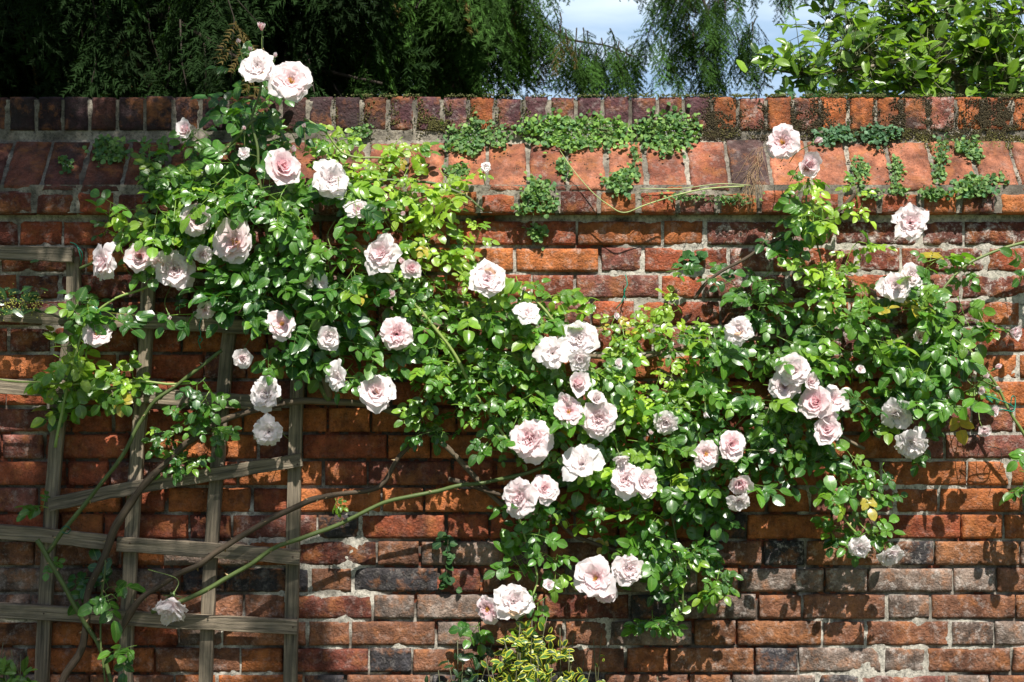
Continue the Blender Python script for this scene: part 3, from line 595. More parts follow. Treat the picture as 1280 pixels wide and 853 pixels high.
for px, py, dm, pink, fx, fz in buds:
    y = depth_for(px, py); c = P(px, py, y); Rr = dm / 2 * S
    ax = norm(np.array((fx, -.35, fz))); m = MB(); petals(m, Rr * 1.15, 'bud', min(1, pink * 1.1)); cc = c - ax * Rr * .6; orient(m, cc, ax)
    o = m.build('bud', M['petal'], rose, origin=cc); stalk(cc, ax, Rr * .8, o, length=.05)

# foliage: cx, cy, rx, ry, density, leaflet size (mm), tone (0 dark glossy .. 1 lime), forward reach
F_ = [
 (300, 112, 42, 32, 1.2, 34, .2, .16), (330, 150, 60, 40, 1.2, 32, .2, .18), (265, 175, 48, 45, 1.1, 32, .2, .17), (225, 225, 55, 42, 1.1, 26, .5, .14), (310, 215, 85, 55, 1.2, 30, .3, .2),
 (420, 185, 55, 32, .8, 22, .6, .12), (480, 190, 45, 22, .6, 20, .75, .1), (465, 228, 45, 25, .9, 20, .8, .1), (560, 235, 42, 28, .8, 22, .85, .1), (530, 270, 60, 35, .9, 22, .8, .11), (150, 290, 45, 26, .8, 26, .45, .12), (185, 285, 60, 35, 1., 26, .5, .13),
 (245, 290, 75, 48, 1.2, 26, .45, .16), (340, 295, 80, 58, 1.3, 30, .2, .2), (430, 280, 60, 58, 1.3, 30, .25, .18), (360, 375, 85, 58, 1.3, 32, .1, .19), (300, 355, 55, 42, 1.1, 32, .1, .17), (440, 365, 75, 58, 1.3, 30, .25, .18),
 (115, 365, 45, 28, .8, 30, .25, .13), (200, 385, 60, 18, .6, 32, .1, .13), (430, 435, 75, 42, 1.1, 30, .2, .18), (365, 450, 35, 40, .9, 32, .15, .16), (110, 405, 45, 25, .9, 32, .3, .14), (78, 430, 24, 42, .9, 30, .6, .14),
 (115, 470, 50, 22, 1.0, 26, .6, .14), (72, 530, 22, 22, .9, 28, .5, .12), (180, 482, 50, 14, .7, 22, .5, .12), (25, 478, 30, 10, .7, 22, .5, .1), (245, 545, 45, 32, 1.0, 20, .3, .1), (235, 580, 40, 16, .8, 18, .35, .1), (255, 470, 30, 25, .7, 24, .15, .12),
 (560, 330, 60, 42, .85, 22, .75, .12), (500, 330, 50, 50, 1.0, 26, .5, .15), (620, 395, 75, 42, 1.1, 28, .45, .15), (560, 415, 70, 55, 1.1, 26, .45, .15), (680, 415, 65, 45, 1.0, 30, .35, .16), (600, 480, 75, 48, 1.4, 20, .35, .15), (530, 500, 40, 30, .7, 22, .5, .1), (560, 530, 45, 30, .9, 22, .2, .1),
 (700, 480, 85, 45, 1.3, 26, .45, .17), (800, 480, 85, 30, 1.1, 18, .9, .14), (770, 430, 30, 25, .6, 20, .6, .1), (640, 535, 60, 38, 1.2, 24, .3, .16), (760, 550, 88, 48, 1.3, 26, .45, .17), (860, 530, 70, 48, 1.3, 26, .35, .16), (830, 590, 60, 38, 1.2, 28, .35, .16), (690, 590, 55, 28, 1.0, 26, .1, .1),
 (640, 655, 40, 22, 1.0, 26, .35, .14), (650, 695, 55, 26, 1.1, 28, .35, .14), (700, 655, 50, 25, .7, 24, .3, .1), (780, 640, 60, 38, 1.1, 26, .35, .14), (825, 680, 48, 36, 1.0, 26, .3, .14), (862, 725, 42, 40, 1.0, 20, .25, .1), (835, 775, 28, 26, .8, 22, .3, .1), (915, 722, 26, 20, .9, 26, .4, .1), (690, 740, 30, 20, .9, 32, .3, .13),
 (745, 690, 30, 25, .7, 26, .3, .12), (596, 782, 14, 8, .5, 28, .15, .11), (655, 780, 18, 12, .8, 32, .3, .12), (725, 650, 20, 30, .5, 24, .3, .1),
 (840, 405, 45, 28, .9, 20, .75, .1), (890, 440, 50, 45, 1.1, 26, .4, .14), (925, 292, 36, 12, .5, 34, .15, .1), (985, 280, 36, 30, .9, 34, .15, .13), (1045, 270, 48, 36, .9, 22, .75, .12), (1045, 318, 50, 36, 1.0, 22, .7, .12), (960, 365, 66, 36, 1.0, 28, .15, .12), (1020, 235, 30, 25, .7, 26, .6, .12),
 (1050, 378, 60, 36, 1.0, 22, .5, .12), (980, 425, 60, 46, 1.2, 30, .3, .16), (1060, 438, 66, 46, 1.3, 28, .35, .15), (1120, 385, 56, 44, 1.1, 28, .35, .14), (1145, 320, 36, 32, .8, 26, .5, .12), (1170, 375, 42, 36, .8, 30, .25, .13), (1180, 425, 60, 44, 1.2, 32, .25, .14), (1130, 470, 60, 40, 1.3, 32, .2, .14),
 (1080, 500, 50, 36, 1.2, 30, .2, .14), (1190, 475, 40, 28, 1.1, 32, .2, .13), (1010, 500, 60, 46, 1.3, 30, .2, .15), (960, 540, 66, 46, 1.4, 28, .2, .15), (1005, 575, 46, 32, 1.1, 28, .15, .12), (900, 575, 40, 46, 1.2, 28, .25, .14), (1070, 600, 40, 36, 1.0, 24, .35, .13), (1065, 645, 36, 38, 1.0, 24, .35, .13), (1105, 622, 30, 14, .5, 24, .2, .12),
 (885, 640, 36, 46, 1.1, 24, .05, .08), (880, 690, 36, 26, .9, 22, .1, .08), (1235, 500, 26, 16, .8, 34, .3, .13), (1245, 415, 34, 14, .4, 30, .2, .12), (1278, 560, 16, 22, .9, 34, .3, .13), (1278, 605, 8, 8, .6, 30, .3, .12), (1275, 285, 30, 12, .4, 32, .3, .1), (1265, 335, 24, 9, .6, 28, .15, .1), (1215, 330, 20, 22, .3, 28, .3, .1),
 (655, 352, 42, 20, .7, 22, .6, .1), (735, 392, 40, 22, .6, 22, .6, .09), (790, 420, 40, 24, .7, 20, .7, .1), (640, 375, 50, 20, .6, 24, .6, .12), (500, 210, 60, 30, .6, 20, .7, .09), (850, 430, 40, 30, .7, 24, .5, .11), (815, 560, 60, 40, .6, 28, .3, .17),
 (470, 420, 40, 50, .7, 30, .25, .17), (540, 380, 50, 40, .8, 26, .5, .16), (740, 500, 60, 50, .7, 28, .4, .18), (850, 470, 50, 36, .8, 24, .6, .14), (920, 480, 60, 50, .8, 30, .3, .16), (800, 580, 70, 40, .6, 30, .35, .18), (1100, 430, 70, 50, .6, 32, .25, .16), (390, 330, 80, 50, .6, 34, .2, .22), (250, 240, 60, 40, .6, 28, .4, .18), (665, 640, 40, 40, .6, 28, .4, .16),
 (1160, 548, 26, 12, .5, 26, .3, .13), (125, 720, 22, 20, .6, 34, .05, .12), (130, 770, 30, 35, .8, 34, .05, .12), (150, 825, 30, 22, .7, 32, .1, .12), (75, 640, 25, 14, .6, 20, .4, .12), (65, 690, 15, 12, .6, 22, .3, .12), (430, 630, 20, 8, .4, 16, .5, .1), (865, 345, 30, 22, .4, 22, .2, .06), (105, 395, 48, 24, .7, 32, .4, .14), (95, 450, 34, 34, .8, 30, .6, .14), (140, 475, 50, 20, .9, 26, .6, .14), (78, 520, 24, 24, .8, 30, .4, .13), (115, 290, 30, 20, .6, 26, .5, .13), (1275, 590, 18, 26, 1.0, 36, .3, .13),
]
DK, MID, LIME = np.array((.024, .098, .016)), np.array((.08, .21, .018)), np.array((.28, .43, .03))
lf = dict(O=[], D=[], N=[], L=[], W=[], C=[]); fol = MB()
def tone_col(t):
    t = np.clip(t * 1.08 + .03 + rng.normal(0, .2), 0, 1); c = DK + (MID - DK) * min(1, t * 2) if t < .5 else MID + (LIME - MID) * (t - .5) * 2
    c = c * rng.uniform(.8, 1.25)
    if rng.uniform() < .012: c = np.array((.42, .34, .04))
    return c
def comp_leaf(p, d, size, tone):
    q = to_px(p)
    for bx, by, br, byy in bl_info:
        if abs(q[0] - bx) < br * 1.15 + 6 and abs(q[1] - by) < br * 1.15 + 6 and math.hypot(q[0] - bx, q[1] - by) < br + 9 and p[1] < byy + .045:
            if rng.uniform() < .05: break
            p = p + np.array((0, byy + .05 - p[1], 0)); p[1] = min(p[1], -.03); break
    n0 = norm(np.array((.06, -.66, .62)) + rng.normal(0, .32, 3)); d = norm(d - n0 * np.dot(d, n0)); s_ = np.cross(n0, d)
    nl = 7 if rng.uniform() < .25 else 5 if rng.uniform() < .75 else 3
    rl = size * (1.75 if nl >= 5 else 1.1); k = (nl - 1) // 2
    pts = [p, p + d * rl * .5 - n0 * rl * .03, p + d * rl - n0 * rl * .12]; tube(fol, pts, [.0009, .0008, .0006], tone_col(tone + .3), 3)
    c0 = tone_col(tone)
    def put(o_, dd, l_):
        lf['O'].append(o_); lf['D'].append(dd); lf['N'].append(n0 + rng.normal(0, .16, 3)); lf['L'].append(l_); lf['W'].append(l_ * rng.uniform(.62, .78)); lf['C'].append(c0 * rng.uniform(.88, 1.14))
    put(pts[2], d - n0 * .15, size * rng.uniform(.95, 1.15))
    for i in range(k):
        f = .45 + .5 * (i / max(1, k - .0)) + rng.uniform(-.03, .03); o_ = p + d * rl * f - n0 * rl * .1 * f
        for sg in (-1, 1): put(o_, d * rng.uniform(.35, .65) + sg * s_ - n0 * .1, size * rng.uniform(.72, .95) * (.8 if i == 0 and k > 1 else 1))
def shoot(p, d, ln, size, tone):
    K = max(3, int(ln / .02)); pts = [p.copy()]
    for i in range(K):
        d = norm(d + np.array((0, 0, -.10)) + rng.normal(0, .12, 3)); p = p + d * ln / K; p[1] = min(p[1], wall_y(p[2]) - .012); pts.append(p.copy())
    tube(fol, pts, np.linspace(.0014, .0008, len(pts)), tone_col(tone + .25), 4)
    side = 1
    for i in range(1, len(pts)):
        perp = norm(np.cross(d, (0, 1., 0))) * side; side = -side
        comp_leaf(pts[i], norm(perp + d * .6 + np.array((0, -.35, 0)) + rng.normal(0, .25, 3)), size * rng.uniform(.8, 1.15), tone)
    comp_leaf(pts[-1], d, size, tone)
for cx, cy, rx, ry, dn, sz, tone, reach in F_:
    size = sz * 1.12 / 1000; area = math.pi * rx * ry * S * S; per = 4.6 * (size * size * .45) * 4.5
    nsh = max(1, int(round(area * dn * 1.65 / per)))
    for _ in range(nsh):
        a = rng.uniform(0, 6.28); r_ = math.sqrt(rng.uniform()) * .92; x_, y_ = cx + math.cos(a) * rx * r_, cy + math.sin(a) * ry * r_
        base_y = wall_y(P(x_, y_, 0)[2]); dep = base_y - .03 - (reach) * rng.uniform(.1, 1) ** .8
        p = P(x_, y_, dep); ln = rng.uniform(.4, 1.0) * min(.09, .8 * (rx + ry) / 2 * S)
        a2 = rng.uniform(0, 6.28); d = np.array((math.cos(a2), -.35, math.sin(a2) * .8 + .1)); shoot(p - d * ln * .5, norm(d), ln, size * rng.uniform(.72, 1.3), tone)
blades(fol, lf['O'], lf['D'], lf['N'], lf['L'], lf['W'], lf['C'])
print('leaflets', len(lf['O']))
fol.build('foliage', M['leaf'], rose)

# ------------------------------------------------------------------ small plants on the wall
def small_clump(px, py, rx, ry, n, label, c=(.05, .13, .05), c2=(.16, .26, .07), size=.0115, flowers=0, name='creeping_toadflax', droop=0):
    z = P(px, py, 0)[2]; o_ = P(px, py, wall_y(z)); t = thing(name, o_, label, 'wall plant', 'trailing plants rooted in the coping joints')
    m = MB(); O, Dd, N, Ln, W_, C = [], [], [], [], [], []
    ntr = max(4, n // 14)
    sm = MB()
    trails = []
    for _ in range(ntr):
        a = rng.uniform(0, 6.28); r_ = rng.uniform(.0, .95); trails.append((px + math.cos(a) * rx * r_, py + math.sin(a) * ry * r_))
    for x_, y_ in trails:
        yy = wall_y(P(x_, y_, 0)[2]); p0 = P(px + (x_ - px) * .5, py + (y_ - py) * .3 - ry * .1, wall_y(P(px, py, 0)[2]) - .004); p1 = P(x_, y_, yy - rng.uniform(.008, .022))
        tube(sm, spline([p0, (p0 + p1) / 2 + np.array((0, -.012, .003)), p1], 3), .0006, (.12, .1, .05), 3)
    for _ in range(int(n * 1.3)):
        tx, ty = trails[rng.integers(ntr)]; x_ = tx + rng.normal(0, rx * .16 + 1.5); y_ = ty + rng.normal(0, ry * .18 + 1.5)
        yy = wall_y(P(x_, y_, 0)[2]); p = P(x_, y_, yy - rng.uniform(.003, .018)); k = rng.uniform()
        a = rng.uniform(0, 6.28); O.append(p); Dd.append((math.cos(a), -.3, math.sin(a) * .7 - .2)); N.append(np.array((0, -.7, .7)) + rng.normal(0, .4, 3)); l_ = size * 1.02 * rng.uniform(.6, 1.25)
        Ln.append(l_); W_.append(l_ * 1.15); C.append((np.array(c) * (1 - k) + np.array(c2) * k) * rng.uniform(.9, 1.6))
    blades(m, O, Dd, N, Ln, W_, C, rows=4, tipw=.35, basew=.35, curl=.2, fold=.3)
    for _ in range(flowers):
        tx, ty = trails[rng.integers(ntr)]; p = P(tx + rng.normal(0, 3), ty + rng.normal(0, 3), wall_y(P(tx, ty, 0)[2]) - .03); m.add(p + oct_v * .0022, oct_f, (.5, .42, .62))
    m.build('leaf_cluster', M['ivy'], t); sm.build('stem', M['stem'], t)
    return t
small_clump(138, 188, 17, 15, 150, 'round bright green plant clump, highest on the left end of the sloped coping', size=.013)
small_clump(86, 199, 13, 10, 45, 'small sparse plant tuft on the far left sloped coping brick', flowers=4)
small_clump(190, 215, 16, 32, 190, 'tall green plant clump on the coping beside the upper left rose foliage', size=.012)
small_clump(592, 172, 36, 20, 380, 'left end clump of the leafy band under the dark coping bricks', flowers=10)
small_clump(715, 166, 82, 20, 950, 'widest leafy clump in the middle of the band on the coping', flowers=30, c2=(.2, .34, .07))
small_clump(838, 166, 42, 22, 560, 'right end clump of the leafy band under the dark coping bricks', flowers=18, c2=(.18, .3, .07))
small_clump(668, 245, 32, 20, 260, 'trailing plant clump hanging over the projecting bricks below the leafy band')
small_clump(676, 290, 12, 18, 60, 'small dark tuft hanging just below the projecting bricks')
small_clump(774, 231, 24, 17, 190, 'dark green compact clump below the leafy band beside the long trailing stem')
small_clump(705, 205, 14, 16, 70, 'thin tuft in a joint beneath the middle of the leafy band', size=.009)
small_clump(792, 203, 7, 18, 55, 'narrow tuft running down a coping joint above the compact dark clump', size=.009)
small_clump(575, 212, 16, 16, 70, 'small tuft on the coping with one white flower', flowers=0)
small_clump(1047, 168, 26, 12, 170, 'blue green clump just right of the topmost right hand bloom', c=(.05, .12, .06), c2=(.1, .19, .1))
small_clump(1098, 168, 28, 11, 170, 'blue green clump on the mossy ledge, second right of the topmost right bloom', c=(.05, .12, .06), c2=(.1, .19, .1))
small_clump(1068, 212, 14, 18, 110, 'tuft in the coping joint between two blue green ledge clumps and the rose tips', size=.01)
small_clump(1118, 212, 9, 24, 90, 'narrow tuft trickling down a coping joint under the mossy ledge', size=.009)
small_clump(1175, 208, 12, 32, 130, 'long narrow clump spilling down the coping left of the far right clump', c=(.05, .12, .06), size=.01)
small_clump(1215, 182, 18, 13, 130, 'bushy blue green clump at the top of the coping near the right edge', c=(.05, .12, .06))
small_clump(1222, 234, 38, 14, 280, 'broad leafy clump on the lower coping edge at the far right', c=(.04, .12, .05))
small_clump(1168, 242, 22, 8, 90, 'low tuft on the projecting course left of the broad far right clump', size=.01)
small_clump(1110, 240, 30, 7, 90, 'low straggling tuft along the projecting course behind the rose tips', size=.009)
small_clump(880, 248, 60, 7, 110, 'fine feathery weed along the ledge beneath the long trailing stem', size=.008)
small_clump(450, 166, 26, 8, 100, 'greyish tuft in the ledge joint behind the rose, right of the top blooms', size=.009)
small_clump(560, 712, 14, 45, 26, 'thin dark ivy strand hanging on the shaded bricks left of the bottom blooms', c=(.015, .05, .02), c2=(.03, .08, .02), size=.022, name='ivy_strand')
small_clump(866, 326, 14, 12, 18, 'little dark green sprig sprouting from a joint left of the arching cane', c=(.03, .1, .03), c2=(.05, .14, .04), size=.02, name='ivy_sprig')
# long trailing stem and dry roots
t = thing('trailing_stem', P(860, 240, -.05), 'long pale green bare stem looping along the coping ledge', 'stem')
m = MB(); tube(m, spline([P(700, 188, .02), P(716, 212, -.04), P(740, 240, -.06), P(760, 256, -.065), P(780, 266, -.07), P(808, 256, -.07), P(850, 243, -.065), P(885, 236, -.06), P(930, 233, -.055)], 6), np.linspace(.0011, .0024, 49), (.3, .36, .13), 7)
m.build('main_stem', M['stem'], t); m = MB(); tube(m, spline([P(800, 236, -.05), P(850, 236, -.05), P(900, 230, -.055), P(938, 232, -.05)], 5), .0014, (.32, .36, .16), 6)
for _ in range(36):
    a = P(rng.uniform(790, 925), rng.uniform(238, 252), -.068); tube(m, [a, a + np.array((rng.normal(0, .012), -.004, rng.normal(-.012, .008)))], [.0009, .0005], (.1, .17, .05), 3)
m.build('side_shoot', M['stem'], t)
m = MB()
for _ in range(70):
    x_ = 950 + rng.normal(0, 5); y0 = rng.uniform(182, 240); x_ -= (y0 - 182) * .2; a = P(x_, y0, wall_y(P(x_, y0, 0)[2]) - .006); yb = y0 + rng.uniform(8, 45); xe = x_ + rng.normal(-3, 12); b = P(xe, yb, wall_y(P(xe, yb, 0)[2]) - rng.uniform(.006, .025) - .02 * (yb > 235))
    tube(m, [a, (a + b) / 2 + rng.normal(0, .008, 3) + (0, -.006, 0), b], [.0006, .0005, .0003], np.array((.33, .22, .12)) * rng.uniform(.5, 1.4), 3)
tag(m.build('dry_grass_tuft', M['straw'], origin=P(948, 215, 0)), 'dry brown tuft of dead grass in the coping joint left of the topmost right blooms', 'dry grass')

# ivy with flower buds at the left edge
t = thing('ivy_branch', P(-20, 375, -.06), 'ivy sprig with yellow green flower buds at the left edge above the trellis rail', 'ivy')
m = MB(); O, Dd, N, Ln, W_, C = [], [], [], [], [], []
for i in range(46):
    p = P(rng.uniform(-60, 52), 372 + rng.normal(0, 13), -.07 - rng.uniform(0, .07)); a = rng.uniform(0, 6.28); O.append(p); Dd.append((math.cos(a), -.3, math.sin(a) * .7)); N.append(np.array((0, -.6, .7)) + rng.normal(0, .3, 3)); l_ = rng.uniform(.028, .045); Ln.append(l_); W_.append(l_ * .45); C.append(np.array((.03, .09, .02)) * rng.uniform(.7, 1.5))
blades(m, O, Dd, N, Ln, W_, C); m.build('leaf_cluster', M['leaf'], t)
m = MB()
for i in range(260):
    cx = rng.choice([8, 28, 45, -20]); p = P(cx + rng.normal(0, 8), 380 + rng.normal(0, 8), -.12 - rng.uniform(0, .03)); m.add(p + oct_v * .0022, oct_f, np.array((.3, .3, .06)) * rng.uniform(.5, 1.4))
m.build('flower_buds', M['pollen'], t); m = MB(); tube(m, spline([P(-90, 385, -.08), P(-20, 380, -.08), P(50, 378, -.08), P(75, 385, -.08)], 5), .0018, (.1, .09, .05), 5); m.build('stem', M['stem'], t)

# shrubs at the foot of the wall
def shrub(name, label, cat, base, tips, leafc, size, matn, per=26, wr=.55, stemc=(.1, .1, .05), spread=.03, darkc=None):
    t = thing(name, base, label, cat); sm = MB(); O, Dd, N, Ln, W_, C = [], [], [], [], [], []
    for tp in tips:
        tp = np.array(tp); mid = (base + tp) / 2 + rng.normal(0, .03, 3); pts = spline([base, mid, tp], 6); tube(sm, pts, np.linspace(.004, .0012, len(pts)), stemc, 5)
        for i in range(per):
            f = 1 - rng.uniform() ** 1.6 * .35; q = pts[min(len(pts) - 1, int(f * (len(pts) - 1)))] + rng.normal(0, spread * .6, 3); q[1] = min(q[1], -.015); a = rng.uniform(0, 6.28)
            O.append(q); Dd.append((math.cos(a), -.3, math.sin(a) * .8 + .2)); N.append(np.array((0, -.65, .65)) + rng.normal(0, .35, 3)); l_ = size * rng.uniform(.6, 1.2); Ln.append(l_); W_.append(l_ * wr)
            C.append(np.array(leafc if darkc is None or rng.uniform() < .6 else darkc) * rng.uniform(.7, 1.35))
    m = MB(); blades(m, O, Dd, N, Ln, W_, C); m.build('foliage', M[matn], t); sm.build('stem', M['stem'], t); return t
def TP(lst, y=-.08): return [P(a, b, y - rng.uniform(0, .06)) for a, b in lst]
b0 = P(670, 426, -.1); b0[2] = 0
shrub('variegated_shrub', 'yellow and green variegated shrub climbing the wall under the lowest centre blooms', 'shrub', b0,
      TP([(652, 762), (712, 812), (738, 838), (607, 822), (684, 770), (728, 858), (650, 780), (665, 775), (630, 800), (655, 800), (680, 805), (700, 785), (648, 772), (690, 795), (632, 790), (640, 825), (665, 830), (690, 830), (615, 840), (640, 850), (670, 855), (700, 850), (625, 870), (660, 880), (690, 880), (720, 860), (650, 815), (672, 820), (655, 840)], -.14), (.06, .15, .025), .027, 'varieg', 26, .6, spread=.03, darkc=(.02, .06, .015))
b1 = P(575, 426, -.08); b1[2] = 0
shrub('dark_leaved_shrub', 'dark green glossy shrub in shade left of the variegated shrub', 'shrub', b1, TP([(548, 838), (572, 800), (600, 798), (560, 825), (580, 810), (600, 820), (590, 845), (560, 850), (615, 805), (575, 870), (610, 860)], -.05), (.012, .045, .014), .034, 'leaf', 12, .5, spread=.035)
b2 = P(818, 426, -.1); b2[2] = 0
shrub('yellow_edged_sprig', 'short yellow edged sprigs poking up at the bottom between the variegated shrub and right bricks', 'shrub', b2, TP([(822, 846), (830, 858), (795, 862), (812, 870), (845, 866)]), (.08, .18, .03), .024, 'varieg', 9, .5, spread=.014)
b3 = P(715, 426, -.05); b3[2] = 0
shrub('variegated_sprig', 'thin single sprig with few yellow edged leaves right of the variegated shrub', 'shrub', b3, TP([(717, 792), (730, 825), (742, 800), (752, 792)], -.03), (.06, .16, .03), .017, 'varieg', 5, .6, spread=.008)
b4 = P(-5, 426, -.2); b4[2] = 0
shrub('leafy_shrub', 'bright green narrow leaved shrub in the bottom left corner', 'shrub', b4, TP([(4, 803), (14, 812), (26, 818), (-6, 808), (20, 826), (6, 815), (20, 828), (-8, 822), (10, 838), (28, 840), (5, 828), (18, 838), (30, 850), (0, 850), (-30, 840), (-60, 850), (15, 870), (38, 880)], -.15), (.10, .2, .03), .042, 'leaf', 16, .35, spread=.022)

# green twist ties, wire hook
def tie(px, py, y, pts, label, c=(.012, .20, .13)):
    m = MB()
    for pp in pts: tube(m, spline([P(px + a, py + b, y + d) for a, b, d in pp], 6), .0016, c, 6)
    tag(m.build('plant_tie', M['wire'], origin=P(px, py, y)), label, 'plant tie', 'green wire ties holding the rose')
tie(1255, 508, -.13, [[(-14, -4, 0), (-22, -12, -.01), (-10, -9, -.015), (8, -2, 0), (12, 4, .01), (-4, 6, .01), (-16, 3, 0)], [(8, 0, 0), (10, -12, -.005), (14, -10, .01), (12, 6, 0), (-2, 4, -.008), (-14, 6, 0)]], 'thick green twisted tie around a cane by the right edge')
tie(98, 315, -.07, [[(-10, -12, 0), (-2, -8, -.02), (2, 4, -.025), (4, 14, -.01)], [(-4, -10, -.01), (5, 2, -.02), (3, 16, 0)]], 'green tie hooked over the end of the top trellis rail')
tie(122, 388, -.13, [[(-8, -4, 0), (0, -2, -.01), (4, 6, 0), (3, 14, .01)]], 'green tie just above the lowest left bloom')
tie(250, 418, -.08, [[(2, -20, 0), (-1, -10, -.01), (1, 0, -.01), (-2, 8, 0), (1, 18, .01)], [(-2, 2, 0), (3, 6, -.01), (-1, 12, 0)]], 'green tie dangling from the second trellis rail')
tie(778, 362, -.02, [[(4, -18, 0), (6, -6, -.01), (2, 2, -.012), (4, 12, -.005)], [(4, -2, 0), (0, 14, -.01), (-8, 24, 0)]], 'green tie hanging on bare bricks above the centre blooms')
tie(82, 662, -.13, [[(-6, 0, 0), (0, -4, -.008), (6, 0, 0), (2, 5, .005), (-5, 3, 0)]], 'dark green tie knotted round a cane on the lower left trellis', (.01, .1, .07))
m = MB(); tube(m, spline([P(1224, 562, 0), P(1226, 560, -.02), P(1233, 558, -.05), P(1240, 559, -.06), P(1250, 562, -.055), P(1252, 574, -.05), P(1248, 588, -.05)], 6), .001, (.05, .04, .035), 5)
tag(m.build('wire_hook', M['wire'], origin=P(1224, 562, 0)), 'thin rusty wire hook sticking out of the bricks near the right edge', 'hook')

# ------------------------------------------------------------------ trees behind the wall
def make_spray():
    T = []
    L0 = 1.0; n_tw = 11
    for i in range(n_tw):
        f = .08 + .9 * i / n_tw; side = 1 if i % 2 else -1; base = np.array((f * L0, 0, -.35 * f * f)); ln = .42 * (1 - .6 * f) * rng.uniform(.75, 1.2); dt = norm(np.array((.8, side * .75, -.35)) + rng.normal(0, .12, 3))
        for k in range(11):
            q = base + dt * ln * (k + .5) / 11 + np.array((0, 0, -.12 * ln * (k / 11) ** 2))
            for sg in (-1, 1):
                nd_ = norm(dt * .75 + sg * norm(np.cross(dt, (0, 0, 1.))) * .8 + rng.normal(0, .2, 3)); wv = norm(np.cross(nd_, rng.normal(0, 1, 3) + (0, 0, 1.5))) * .011
                l_ = .075 * rng.uniform(.7, 1.2); T.append([q - wv, q + wv, q + nd_ * l_])
    for k in range(16):
        f = k / 16; q = np.array((f, 0, -.35 * f * f)); wv = np.array((0, .006, 0)); T.append([q - wv, q + wv, q + np.array((.09, 0, -.05))])
    return np.array(T)
SPR = [make_spray() for _ in range(5)]
def add_sprays(mb, pts, dirs, sizes, cols):
    for p, d, s_, c in zip(pts, dirs, sizes, cols):
        T = SPR[rng.integers(5)]; d = norm(d); u = norm(np.cross((0, 0, 1.), d) + rng.normal(0, .25, 3)); u = norm(u - d * np.dot(u, d)); v = np.cross(d, u)
        V = (T.reshape(-1, 3) @ np.stack([d, u, v], 0)) * s_ + p; nf = len(T)
        A = np.zeros((nf * 3, 3)); A[:, 1] = .5
        mb.add(V, np.arange(nf * 3).reshape(-1, 3), c, A)
def curtain(mb, sm, p, ln, size, c, dens=1.0):
    K = 6; q = [p]; dd = np.array((rng.normal(0, .25), rng.normal(0, .25), -1.))
    for i in range(K): q.append(q[-1] + norm(dd + rng.normal(0, .15, 3)) * ln / K)
    tube(sm, q, np.linspace(.004, .0015, K + 1), (.03, .022, .014), 4)
    pts, ds, sz, cs = [], [], [], []
    for i in range(int(7 * dens * max(1, ln / .5))):
        f = rng.uniform(0, 1); k = int(f * K); a = rng.uniform(0, 6.28); pts.append(q[k] + (q[min(K, k + 1)] - q[k]) * rng.uniform()); ds.append((math.cos(a) * .8, math.sin(a) * .8, -.9)); sz.append(size * rng.uniform(.7, 1.2))
        cc = np.array(c) * rng.uniform(.55, 1.6)
        if rng.uniform() < .12 and c[0] > .02: cc = np.array(c) * 2.2  # sunlit tips painted in: a few sprays get a brighter colour
        if rng.uniform() < .02: cc = np.array((.10, .075, .025))
        cs.append(cc)
    add_sprays(mb, pts, ds, sz, cs)
def limb(sm, pts, r0, r1, c=(.04, .03, .02)):
    p = spline(np.array(pts, float), 6); tube(sm, p, np.linspace(r0, r1, len(p)), c, 7, .08); return p
def conifer(label, x0, y0, limbs, c, trunk_r=.2, hgt=6.5):
    t = thing('conifer_tree', (x0, y0, 0), label, 'tree', 'conifers behind the wall'); tm = MB(); tube(tm, spline([(x0, y0, -.1), (x0 + .05, y0, 1.5), (x0 - .03, y0, 3.5), (x0, y0, hgt)], 5), np.linspace(trunk_r, trunk_r * .35, 16), (.09, .065, .045), 10, .1)
    tm.build('trunk', M['bark'], t); cr = MB(); sm = MB()
    for pts, dens, ln0, ln1, size, zf in limbs:
        p = limb(sm, pts, .024 if zf else .011, .007 if zf else .003); nC = int(np.linalg.norm(np.diff(p, axis=0), axis=1).sum() / .13 * dens)
        for i in range(nC):
            f = rng.uniform(.08 if zf else .0, 1); q = p[min(len(p) - 1, int(f * (len(p) - 1)))] + np.array((rng.normal(0, .12), rng.normal(0, .15), rng.normal(0, .05))); curtain(cr, sm, q, rng.uniform(ln0, ln1), size, c)
    cr.build('crown', M['needle'], t); sm.build('branches', M['bark'], t); return t
G1, G2 = (.030, .068, .013), (.012, .028, .007)  # G2 is darker: the left conifer's shade is put into its needle colour
limA = []
for i in range(56):
    a = rng.uniform(0, 6.28); z = 2.7 + 2.2 * (i / 56); ln = rng.uniform(1.2, 2.4); e = np.array((-2.3 + math.cos(a) * ln * 1.15, 3.4 + math.sin(a) * ln * .75, z - .25 + rng.normal(0, .1)))
    if e[0] > -.45: e[0] = -.45 - rng.uniform(0, .5)
    limA.append(([(-2.3, 3.4, z), ((-2.3 + e[0]) / 2, (3.4 + e[1]) / 2, z + .15), tuple(e)], .95, .4, 1.1, .42, True))
